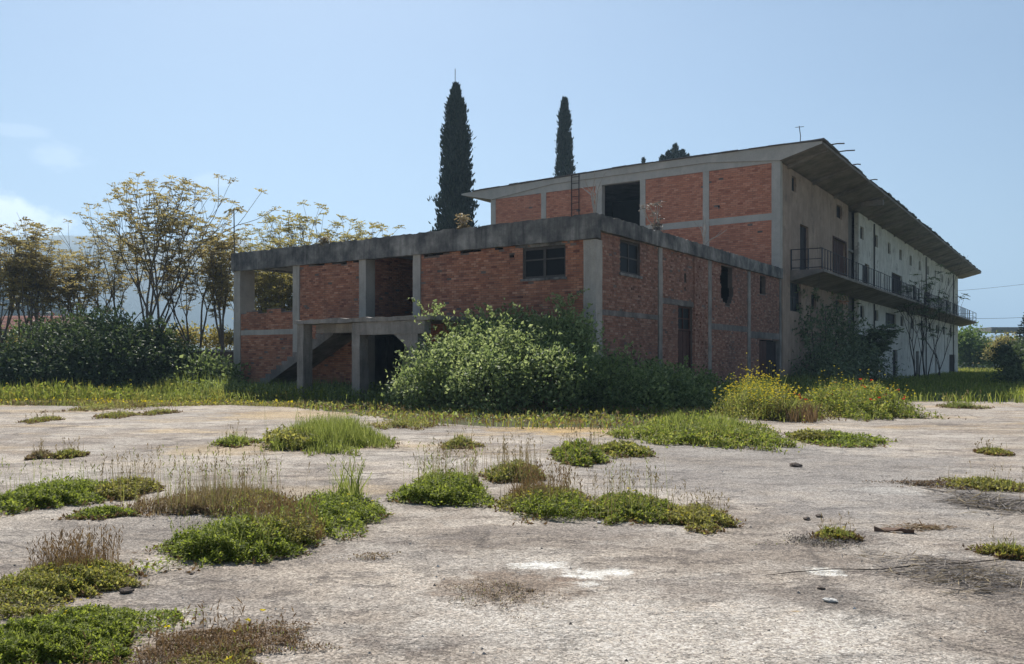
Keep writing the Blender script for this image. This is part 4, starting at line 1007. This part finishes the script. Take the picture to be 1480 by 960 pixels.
for (lx, ly, z, r) in ((.4,-.6,.9,.9),(.8,.8,.8,.85),(.8,2.2,.6,.8),(1.2,3.6,.5,.7),(2.0,.0,.6,.9),(2.2,2.2,.5,.9),(1.6,5.0,.5,.8),(1.2,-2.0,.9,1.0),(2.4,-1.4,.5,.8),(3.0,1.0,.35,.7),(2.8,3.5,.3,.7)):
    p = wl_(lx, ly); blobs.append((p[0]-sx, p[1]-sy, z, r))
shrub('bramble_bush', sx, sy, blobs, 13000, .13, .085, 'bush', 'dark green bramble spreading round the annexe corner onto the side wall', tb=-.05, arches=14)
# dark climber on the balcony corner
sx, sy = wl_(1.2, 25); blobs = []
for (lx, ly, z, r) in ((.8,22.5,1.2,1.4),(1.0,25,1.6,1.6),(1.2,28,1.5,1.6),(.9,31,1.6,1.6),(.8,34,1.3,1.4),(.6,26,3.2,1.1),(.7,29.5,3.4,1.1),(.5,33,3.0,1.0),(.5,23.5,3.6,.9),(.5,27.5,4.6,.7),(.4,31,4.9,.7),(.4,24.5,4.8,.6),(1.6,24,.8,1.2),(1.9,30,.8,1.3),(1.4,36.5,1.0,1.3)):
    p = wl_(lx, ly); blobs.append((p[0]-sx, p[1]-sy, z, r))
shrub('climbing_shrub', sx, sy, blobs, 6500, .30, .11, 'ivy', 'dark leafy thicket growing under the near balcony of the warehouse', up=-.3, shell=.25, tb=.0, arches=20)
for (lx, ly, h, lab, st) in ((1.3,37.5,4.1,'leafy dark sapling between thicket and white wall', 2),):
    p = wl_(lx, ly); ailanthus(p[0], p[1], h, lab, st, .5, 'ivy', None, 1, 3, 'bark_d', fl=.7)
for (lx, ly, h, lab) in ((1.9,51,9.5,'bare thin tree leaning on the white wall, nearest the thicket'),(2.0,54.5,10.4,'bare multi stemmed tree crossing the balcony in front of the white wall'),(2.2,60,8.2,'bare thin tree before the far white wall')):
    p = wl_(lx, ly); ailanthus(p[0], p[1], h, lab, 3, .32, 'ivy', None, .3, 3, 'bark_d', fl=.45, rk=.45)
# saplings rooted on the annexe roof edge
def roof_twig(x, y, z, h, n, label, leaf=None):
    e = empty('dead_sapling', bl(x, y, z), 0, label, 'sapling'); t = MB(); tips = []
    for i in range(n): branchy(t, np.zeros(3), np.array((random.uniform(-.5,.5), random.uniform(-.3,.3), 1.)), h*random.uniform(.35,.6), .028, 1, tips, .14, .45, (2, 2), .6, .2, 0, 4)
    t.build('twig', M['twig'], e)
    if leaf:
        f = MB(); rosettes(f, tips, 4, .22, .05); f.build('crown', M[leaf], e)
roof_twig(.0, 4.9, 6.40, 1.25, 4, 'bare pale sapling above the side window column on the annexe roof', 'grey_dry')
roof_twig(.0, 9.6, 6.40, 1.35, 5, 'white stemmed dead sapling further along the annexe side parapet')
roof_twig(-.2, .3, 6.40, 1.7, 5, 'pale dead sapling on the near corner of the annexe roof')
roof_twig(-5.5, .1, 6.38, .5, 4, 'dry brown weeds on the front parapet under the tall cypress', 'dry')
roof_twig(-12.6, .0, 6.38, .4, 4, 'low dry sprigs on the left half of the front parapet', 'dry')
for (x, y, z, lab) in ((1.3,22.9,6.45,'pink tipped young shoot at the balcony corner rail'),(1.9,25.5,4.9,'pink tipped young shoot under the balcony slab')):
    e = empty('young_shoot', bl(x, y, z-.9), 0, lab, 'shoot'); MB().tube([(0,0,0),(.02,0,.5),(.05,.02,.9)], .012, 4).build('stem', M['bark_d'], e)
    f = MB(); rosettes(f, [(np.array((.05,.02,.9)), np.array((0,0,1.)))], 8, .34, .09, 0, 0, .3); f.build('crown', M['pink'], e)

# ------------------------------------------------------------------ trees
def px_tree(px, ytop, Y): x, z = at(px, ytop, Y); return x, Y, z
T = [(8,322,45,3,.40,'bronze leaved tree of heaven cut by the left picture edge'),
     (52,314,44,3,.46,'bronze tree of heaven with a taller tufted shoot, second from the left edge'),
     (112,335,46,3,.5,'shorter bronze tree of heaven in the gap left of the tallest one'),
     (168,300,47,3,.5,'many stemmed bronze tree of heaven close left of the tallest one'),
     (215,250,45,4,.50,'tallest bronze tree of heaven with thick grey trunk and top tuft'),
     (285,318,47,2,.42,'slim bronze tree of heaven right of the tallest one'),
     (318,338,46,2,.34,'slender upright tree of heaven beside the annexe left column')]
for (px, yt, Y, st, sp, lab) in T:
    x, y, h = px_tree(px, yt, Y); ailanthus(x, y, h, lab, st, sp, 'bronze', 'trees of heaven at the left', .95, 4, fl=.36, nf=5)
x, y, h = px_tree(338, 293, 44); e = empty('tree_of_heaven', (x, y, 0), 0, 'single bare pole of a tree of heaven with one tuft on top', 'tree')
MB().tube([(.0,0,0),(.05,0,h*.5),(0,0,h-.3)], [.07,.05,.03], 5).build('trunk', M['bark'], e)
f = MB(); rosettes(f, [(np.array((0,0,h-.35)), np.array((0,0,1.))), (np.array((.05,0,h-1.9)), np.array((0,0,1.)))], 9, .5, .11); f.build('crown', M['bronze'], e)
T2 = [(372,335,52,'golden leaved tree seen through the open left bay of the annexe'),(408,320,55,'golden tree above the second column of the annexe'),(452,312,56,'highest golden tree behind the annexe parapet'),(496,322,58,'golden tree right of the highest one behind the parapet'),(534,330,60,'thin golden sprig of a tree at the end of the row behind the parapet'),(392,350,49,'lower golden tree filling the open left bay')]
for i, (px, yt, Y, lab) in enumerate(T2):
    x, y, h = px_tree(px, yt-9, Y); ailanthus(x, y, h, lab, 4 if i != 4 else 1, .42, 'gold', 'golden trees behind the annexe', 1.0, 4 if i != 4 else 3, fl=.46, nf=6)
# cypresses behind the warehouse end
x, y, h = px_tree(659, 126, 74); cypress(x, y, h, 1.98, 'tallest dark cypress, left of the warehouse roof', 22000, 1.0)
rodx = empty('antenna', (x-.05, y-.3, 0), 0, 'thin pole sticking up from the tip of the tall cypress', 'pole'); MB().tube([(0,0,h-4),(0,0,h+1.5)], .03, 5).build('mast', M['rail'], rodx)
x, y, h = px_tree(816, 145, 95); cypress(x, y, h, 1.62, 'narrow pointed cypress rising behind the warehouse roof', 12000, 6.0, lambda s: np.interp(s, [0,.3,.55,.9,.97,1], [1.0,1.0,.95,.42,.25,.05]))
x, y, h = px_tree(976, 209, 110)
e = empty('pine_tree', (x, y, 0), 0, 'dark pointed conifer top peeping over the warehouse roof', 'tree'); MB().tube([(0,0,0),(0,0,h-1)], [.4,.05], 6).build('trunk', M['bark_d'], e)
f = MB()
for (dx, dz, r) in ((0,0,.9),(-.9,-.7,.7),(-1.7,-1.3,.7),(.9,-.6,.7),(1.6,-1.1,.6),(0,-1.6,1.4),(-1.2,-2.2,1.2),(1.2,-2.2,1.2),(-2.2,-2.2,.6),(2.0,-1.9,.5),(0,-4,2)):
    k = 700; P = np.stack([RNG.normal(dx, r*.30, k), RNG.normal(0, r*.4, k), h-.9+dz+RNG.uniform(-r, r*.8, k)], 1); P[:, 0] = dx + (P[:, 0]-dx)*np.clip((h-.9+dz+r-P[:, 2])/(2*r), .1, 1)*1.6
    f.leaves(P, rdir(k, 1.4), .4, .16, np.clip(RNG.normal(.5,.2,k),0,1))
f.build('crown', M['cypress'], e)
x, y, h = px_tree(930, 231, 110); cypress(x, y, h, .8, 'tiny conifer tip left of the dark conifer top', 2500, 9.0)

# left hedge and background
hx, hy = grd(140, 566); blobs = []
for (px, py, Y, r) in ((30,530,37.5,1.3),(70,515,38,1.4),(110,495,38.5,1.3),(135,482,39,1.1),(160,498,38,1.4),(200,505,38,1.4),(235,515,38,1.2),(90,535,36.5,1.2),(140,535,36.5,1.3),(190,535,36.5,1.3),(230,540,37,1.0),(50,540,36.8,1.0),(255,535,38,.9),(120,515,37,1.4),(170,520,37,1.4),(10,545,37,1.0)):
    x, z = at(px, py, Y); blobs.append((x-hx, Y-hy, z, r))
shrub('hedge', hx, hy, blobs, 34000, .19, .10, 'hedge', 'dark rounded hedge in front of the bronze trees on the left', 'hedge', arches=30, shell=.45, up=0)
hx, hy = grd(300, 566); blobs = []
for (px, py, Y, r) in ((285,548,37.5,.7),(305,542,37.5,.7),(325,548,37,.6),(270,552,37,.6),(296,536,38,.5)):
    x, z = at(px, py, Y); blobs.append((x-hx, Y-hy, z, r))
shrub('hedge', hx, hy, blobs, 4500, .20, .13, 'bush', 'small leafy bush before the low dark wall', 'bush', tb=-.1, up=0)
# yellow-green undergrowth behind
for (px0, px1, yt, Y, n, mt, lab) in ((-40,60,492,46,7000,'gold','yellow green undergrowth behind the hedge at the left edge'),(30,75,478,50,3500,'pale_tree','bright yellow green bush behind the left end of the hedge'),(225,345,478,50,9000,'gold','golden undergrowth behind the low wall'),(150,235,486,50,6000,'gold','golden undergrowth at the foot of the tallest tree'),(355,430,452,56,3500,'gold','dense golden shrubbery behind the open left bay')):
    xa, za = at(px0, yt, Y); xb, _ = at(px1, yt, Y); cx = (xa+xb)/2; blobs = []
    k = 9
    for i in range(k):
        xx = xa + (xb-xa)*(i+.5)/k; r = random.uniform(.7, 1.1)*(xb-xa)/k*.9
        blobs += [(xx-cx, random.uniform(-.8,.8), za-r*random.uniform(.8,1.5), r), (xx-cx, random.uniform(-.8,.8), (za-r)*.45, r*1.3)]
    shrub('bush', cx, Y, blobs, n, .2, .11, mt, lab, 'bush', shell=.3)
x, z = at(82, 462, 96); shrub('bush', x, 96, [(0,0,z-1.2,1.6),(-2,0,z-1.5,1.5),(2,.3,z-1.7,1.6),(-3.2,0,z-1.9,1.3),(1,0,z-3,2),(-1.5,0,z-3.2,2)], 3500, .35, .2, 'redshrub', 'reddish leaved bush in front of the tiled roof house')
# low mossy wall
xa, ya = grd(262, 561); xb, _ = grd(346, 561)
wl0 = empty('boundary_wall', (xa, 40.5, 0), 0, 'low dark stone wall with mossy top left of the annexe', 'wall')
MB().beam(0, xb-xa+3, 0, .35, 0, 2.0, .03, .4).build('wall_body', M['stone_d'], wl0)
MB().beam(-.04, xb-xa+3, -.06, .41, 2.0, 2.12, .03, .3, .05).build('coping', M['band'], wl0)
# house with tiled roof
x, zr = at(66, 457, 125); zr = max(zr, 6)
hs = empty('house', (x, 125, 0), 0, 'distant low house with red tiled roof behind the left trees', 'house')
MB().box(-5.5, 5.5, -3.5, 3.5, 0, zr-2.0).build('wall', M['white'], hs)
def pitched(w, d, z0, z1, rows, mat, par):
    m = MB()
    for s_ in (-1, 1):
        for i in range(rows):
            t0, t1 = i/rows, (i+1)/rows
            y0, y1 = s_*d*(1-t0), s_*d*(1-t1); za, zb = z0+(z1-z0)*t0, z0+(z1-z0)*t1
            m.arr([(-w,y0,za+.10),(w,y0,za+.10),(w,y1,zb+.04),(-w,y1,zb+.04),(-w,y0,za-.02),(w,y0,za-.02)], [(0,1,2,3),(4,5,1,0)] if s_ < 0 else [(3,2,1,0),(0,1,5,4)], .5)
    for s_ in (-1, 1): m.arr([(s_*w*.97,-d,z0),(s_*w*.97,d,z0),(s_*w*.97,0,z1)], [(0,1,2)])
    return m.build('roof', mat, par)
M['tile'] = plain('red_clay_tile', (.26,.10,.065), .9, .5, 1.5)
rf = pitched(6.2, 4.2, zr-2.1, zr, 9, M['tile'], hs)
MB().box(2.6, 3.2, -.3, .3, zr-.6, zr+.7).build('chimney', M['stone'], rf)
for dx in (-3, 0, 3): wv = MB().box(dx-.5, dx+.5, -3.56, -3.51, 1.0, 2.4).build('window', M['frame'], hs); MB().box(dx-.42, dx+.42, -3.57, -3.562, 1.08, 2.32).build('pane', M['glass'], wv)
# wooded knoll far left: reads as one mass
f = MB(); n = 5200; px = RNG.uniform(-250, 92, n); Yw = 420 + RNG.uniform(-30, 60, n)
ht = np.interp(px, [-250,-40,0,40,70,84,92], [425,430,432,432,440,450,458]); zt = EYE-(ht-HZ)/F*Yw + 3*np.sin(px*.22)+2.2*np.sin(px*.57+1)
P = np.stack([(px-740)/F*Yw, Yw, zt*RNG.random(n)**.5], 1); f.leaves(P, rdir(n, .8), 4.2, 2.6, np.clip(RNG.normal(.4, .25, n), 0, 1))
tag(f.build('far_wood', M['bluegreen']), kind='stuff')

# right background
def round_tree(name, px, ytop, Y, rw, n, mat, label, L=.4, zc=.62):
    x, h = at(px, ytop, Y); e = empty(name, (x, Y, 0), 0, label, 'tree')
    t = MB(); tips = []; branchy(t, np.zeros(3), np.array((0,0,1.)), h*.32, .02*h+.03, 2, tips, .08, .6, (3, 3)); t.build('trunk', M['bark_d'], e)
    bs = []
    for i in range(16):
        a = random.uniform(0, 6.28); q = random.random()**.5*rw*.7; z = h*random.uniform(.35, .85); bs.append((cos(a)*q, sin(a)*q, z, rw*random.uniform(.28, .45)))
    bs.append((0,0,h-rw*.35,rw*.35))
    f = MB(); blob_foliage(f, [b[:3] for b in bs], [b[3] for b in bs], n, L, L*.6, .95, .2, 0, .4); f.build('crown', M[mat], e); return e
for (px0, px1, yt, Y, nn, lab) in ((1362,1424,474,150,6500,'pale green leafy trees reduced to one bushy crown behind the far wall end'),(1420,1450,500,170,1800,'low hazy green bush before the blue hills')):
    xa, za = at(px0, yt, Y); xb, _ = at(px1, yt, Y); cx = (xa+xb)/2; w_ = (xb-xa)/2
    shrub('bush', cx, Y, [(random.uniform(-.75,.75)*w_, random.uniform(-1.5,1.5), za*random.uniform(.25,.72), za*random.uniform(.2,.3)) for _ in range(14)]+[(.1*w_,0,za*.8,za*.2)], nn, .5, .32, 'pale_tree', lab.replace('trees reduced to one bushy crown','bush with a broad crown'), 'bush', shell=.3)
round_tree('tree', 1449, 482, 140, 2.2, 2600, 'gold', 'dull olive small tree before the yellow building', .35)
round_tree('tree', 1462, 496, 60, 1.3, 2200, 'hedge', 'dark young tree beside the right edge bush', .22)
hx, hy = 36.5, 58.; blobs = []
for (px, py, Y, r) in ((1470,545,56,1.0),(1480,530,57,1.3),(1495,520,58,1.5),(1475,515,60,.9),(1490,545,55,1.2),(1520,520,58,1.8),(1545,535,57,1.8),(1465,556,54,.6),(1570,520,59,2)):
    x, z = at(px, py, Y); blobs.append((x-hx, Y-hy, z, r))
shrub('bush', hx, hy, blobs, 9000, .22, .13, 'hedge', 'dark green bush filling the right picture edge', shell=.4, tb=.1)
# layered fir at the right edge
x, h = at(1496, 430, 66); e = empty('fir_tree', (x, 66, 0), 0, 'dark fir with layered branches at the right picture edge', 'tree')
MB().tube([(0,0,0),(0,0,h)], [.18,.03], 6).build('trunk', M['bark_d'], e); f = MB()
for i in range(26):
    z = .9+(h-1.0)*i/25; rr = 1.9*(1-i/25)**.8+.12
    for a in np.arange(0, 6.28, .62):
        a += random.uniform(-.2,.2); k = 16; q = np.linspace(.15, rr*random.uniform(.8,1.1), k); P = np.stack([np.cos(a)*q, np.sin(a)*q, z-.12*q+.05*q*q], 1)
        P = np.repeat(P, 2, 0); D = np.stack([np.cos(a)*np.ones(2*k), np.sin(a)*np.ones(2*k), np.full(2*k, .15)], 1)+RNG.normal(0,.55,(2*k,3)); f.leaves(P, D, .26, .07, np.clip(RNG.normal(.5,.2,2*k),0,1))
f.build('crown', M['cypress'], e)
# yellow building
M['ywall'] = plain('yellow_paint', (.62,.45,.14), .85, .2, 2); M['groof'] = plain('grey_roof', (.32,.32,.32), .8, .3, 2); M['pale'] = plain('pale_wall', (.42,.42,.38), .9, .3, 2)
Y = 190; xa, _ = at(1427, 500, Y); yb_ = empty('yellow_building', (xa, Y, 0), 0, 'far low yellow building with grey roof beyond the lit grass', 'building')
hol = [(.9+3.4*i, 3.6+3.4*i, .9, 2.9) for i in range(5)]
m = MB()
for (p, q, a, b) in rects_minus((0, 18, 0, 4.0), hol): m.box(p, q, 0, .3, a, b)
m.box(0, 18, 6, 6.3, 0, 4); m.box(0, .3, .3, 6, 0, 4); m.box(17.7, 18, .3, 6, 0, 4); m.build('wall', M['ywall'], yb_)
MB().box(-.6, 18.6, -.5, 6.8, 4.0, 4.35).build('roof_edge', M['ywall'], yb_)
m = MB(); m.arr([(0,0,4.36),(18,0,4.36),(18,6.4,4.36),(0,6.4,4.36),(1,2.6,5.4),(17,2.6,5.4),(17,3.8,5.4),(1,3.8,5.4)], [(4,5,6,7),(0,1,5,4),(1,2,6,5),(2,3,7,6),(3,0,4,7)]); m.build('roof', M['groof'], yb_)
for h_ in hol: w = MB().box(h_[0], h_[1], .1, .16, h_[2], h_[2]+.12).box(h_[0]+1.3, h_[0]+1.4, .1, .16, h_[2]+.12, h_[3]).build('window', M['frame'], yb_); MB().box(h_[0], h_[1], .17, .175, h_[2]+.12, h_[3]).build('pane', M['glass'], w)
# fence along the far road
Y = 182; xa, _ = at(1370, 520, Y); xb, _ = at(1428, 520, Y)
fe = empty('fence', (xa, Y, 0), 0, 'low grey wall topped by a railing beyond the lit grass', 'fence')
MB().box(0, xb-xa+26, 0, .25, 0, .9).build('base_wall', M['pale'], fe)
for z in (1.2, 2.1, 2.9): MB().box(0, xb-xa, .08, .16, z, z+.07).build('rail', M['pale'], fe)
p0 = MB().box(-.06, .06, .06, .18, .9, 3.0).build('post', M['pale'], fe)
for i in range(1, 6): dup(p0, fe, ((xb-xa)/5*i, 0, 0))
# canopy
Y = 150; xa, za = at(1433, 473, Y); xb, zb = at(1482, 480, Y); cn = empty('canopy', (xa, Y, 0), 0, 'flat grey canopy on posts at the far right', 'canopy')
MB().box(0, xb-xa+4, 0, 6, zb, za).build('roof', M['groof'], cn)
for xx in (4.6, 8.5): MB().box(xx-.15, xx+.15, 2.8, 3.1, 0, zb).build('post', M['groof'], cn)
# power cables
for (pa, pb, Y, lab) in (((1330,424),(1560,400),130,'upper thin power cable crossing the sky at right'),((1380,460),(1560,452),110,'lower power cable right of the balcony end')):
    xa, za = at(*pa, Y); xb, zb = at(*pb, Y); t = np.linspace(0, 1, 14); o_ = (xa, Y, za)
    tag(MB().tube(np.stack([xa+(xb-xa)*t, Y+0*t, za+(zb-za)*t-1.2*t*(1-t)], 1), .02, 4).build('power_cable', M['rail'], origin=o_), lab, 'cable')

# ------------------------------------------------------------------ small things on the pavement
def rock(name, px, py, s, mat, label, flat=.6, cat='stone'):
    x, y = grd(px, py); u = []; nlat, nlon = 5, 8
    for i in range(nlat+1):
        for j in range(nlon):
            a, b = pi*i/nlat, 2*pi*j/nlon; r = 1+random.uniform(-.22,.22); u.append((s[0]*r*sin(a)*cos(b), s[1]*r*sin(a)*sin(b), max(-.01, s[2]*r*cos(a)*flat + s[2]*.4)))
    f = [(i*nlon+j, (i+1)*nlon+j, (i+1)*nlon+(j+1) % nlon, i*nlon+(j+1) % nlon) for i in range(nlat) for j in range(nlon)]
    o = MB().arr(u, f).build(name, M[mat]); o.location = (x, y, .005); o.rotation_euler = (0, 0, random.uniform(0, 6)); return tag(o, label, cat)
rock('stone', 1200, 871, (.045,.03,.025), 'stone', 'white stone lying on the lower right pavement')
rock('stone', 1150, 675, (.10,.07,.06), 'stone_d', 'dark brown lump on the bare pavement below the far green patch')
rock('stone', 277, 831, (.018,.015,.014), 'stone_d', 'small dark pebble in front of the foreground clover mound')
rock('stone', 1298, 831, (.02,.016,.016), 'stone_d', 'small dark pebble on the right pavement left of the dead tangle')
rock('stone', 866, 757, (.03,.025,.02), 'stone', 'tiny white stone at the edge of the middle weed strip')
rock('stone', 766, 855, (.03,.03,.02), 'stone_d', 'brown clod beside the white bare patch')
rock('stone', 182, 858, (.05,.04,.035), 'stone_d', 'earthy clod at the tip of the left yellow green weeds')
rock('stone', 1186, 852, (.03,.025,.018), 'stone_d', 'dark pebble just above the white stone')
x, y = grd(1292, 770); o = MB().beam(-.17,.17,-.02,.02,0,.03,.014,.05).build('wood_piece', M['wood']); o.location = (x, y, .008); o.rotation_euler = (0,0,-.35); tag(o, 'rotten brown stick of wood lying on the right pavement', 'wood')
rock('stone', 1166, 752, (.05,.035,.03), 'stone_d', 'dark broken chip, left one of two above the lone right tuft')
rock('stone', 1184, 748, (.045,.035,.03), 'stone_d', 'dark broken chip, right one of two above the lone right tuft')
q = [grd(*p_) for p_ in ((1108,834),(1150,830),(1210,826),(1265,827),(1330,820),(1390,818),(1450,811))]
q = np.array([(a+random.uniform(-.01,.01), b, .012+.01*random.random()) for a, b in q]); q0 = q[0].copy()
tag(MB().tube(q-q0*np.array([1,1,0]), [.002,.004,.003,.005,.004,.006,.005], 4).build('dead_branch', M['bark_d'], origin=None), 'long thin dead branch lying across the lower right pavement', 'branch').location = (q0[0], q0[1], 0)
patch('dead_grass_mat', 500, 575, 813, 801, .02, 'small scatter of dry leaves on the open pavement right of the clover mounds', 'dead grass', leaf=[('rust', 60, .03), ('dry', 40, .03)], seed=70, rag=.6)
patch('dead_grass_mat', 1300, 1385, 770, 759, .02, 'brown litter streak right of the rotten stick', 'dead grass', straw=[('rust', 300, .06, .012), ('dry', 120, .06, .01)], seed=71, rag=.7)
# loose grit near the camera
n = 5200; yy = 3.9 + RNG.random(n)**1.6*11; xx = RNG.uniform(-.62, .62, n)*yy; s_ = RNG.uniform(.002, .007, n)*(1+(RNG.random(n) < .04)*1.6)
v = []; base = np.array([(1,0,0),(-.5,.8,0),(-.5,-.8,0),(0,0,1.0)])
a = RNG.uniform(0, 6.28, n); R_ = np.stack([np.stack([np.cos(a), -np.sin(a)], 1), np.stack([np.sin(a), np.cos(a)], 1)], 1)
vb = np.einsum('nij,kj->nki', R_, base[:, :2])*s_[:, None, None]; vz = base[None, :, 2]*s_[:, None]*.8
V = np.concatenate([vb + np.stack([xx, yy], 1)[:, None, :], (vz+.004)[..., None]], 2).reshape(-1, 3)
gm = MB(); gm.arr(V, ((np.arange(n)*4)[:, None, None]+np.array([(0,1,3),(1,2,3),(2,0,3)])[None]).reshape(-1, 3), np.repeat(RNG.random(n), 4))
def gritmat():
    m, nt, o = nodes('loose_grit'); t = NT(nt); t.pbr(o, t.ramp(t.tint(), [(0,(.10,.09,.08)),(.6,(.34,.31,.28)),(1,(.70,.67,.62))]), .9); return m
M['grit'] = gritmat(); tag(gm.build('grit', M['grit']), kind='stuff')

# ------------------------------------------------------------------ haze
hz = MB(); hz.box(-9500, 9500, -450, 12500, -3, 420)
ho = hz.build('haze', plain('haze_air', (1,1,1))); tag(ho, kind='stuff')
m = bpy.data.materials.new('haze_air_volume'); m.use_nodes = True; m.node_tree.nodes.clear()
o_ = m.node_tree.nodes.new('ShaderNodeOutputMaterial'); v_ = m.node_tree.nodes.new('ShaderNodeVolumePrincipled')
v_.inputs['Color'].default_value = (.52,.75,1.0,1); v_.inputs['Density'].default_value = .00042; v_.inputs['Anisotropy'].default_value = .3
m.node_tree.links.new(v_.outputs[0], o_.inputs['Volume']); ho.data.materials.clear(); ho.data.materials.append(m)
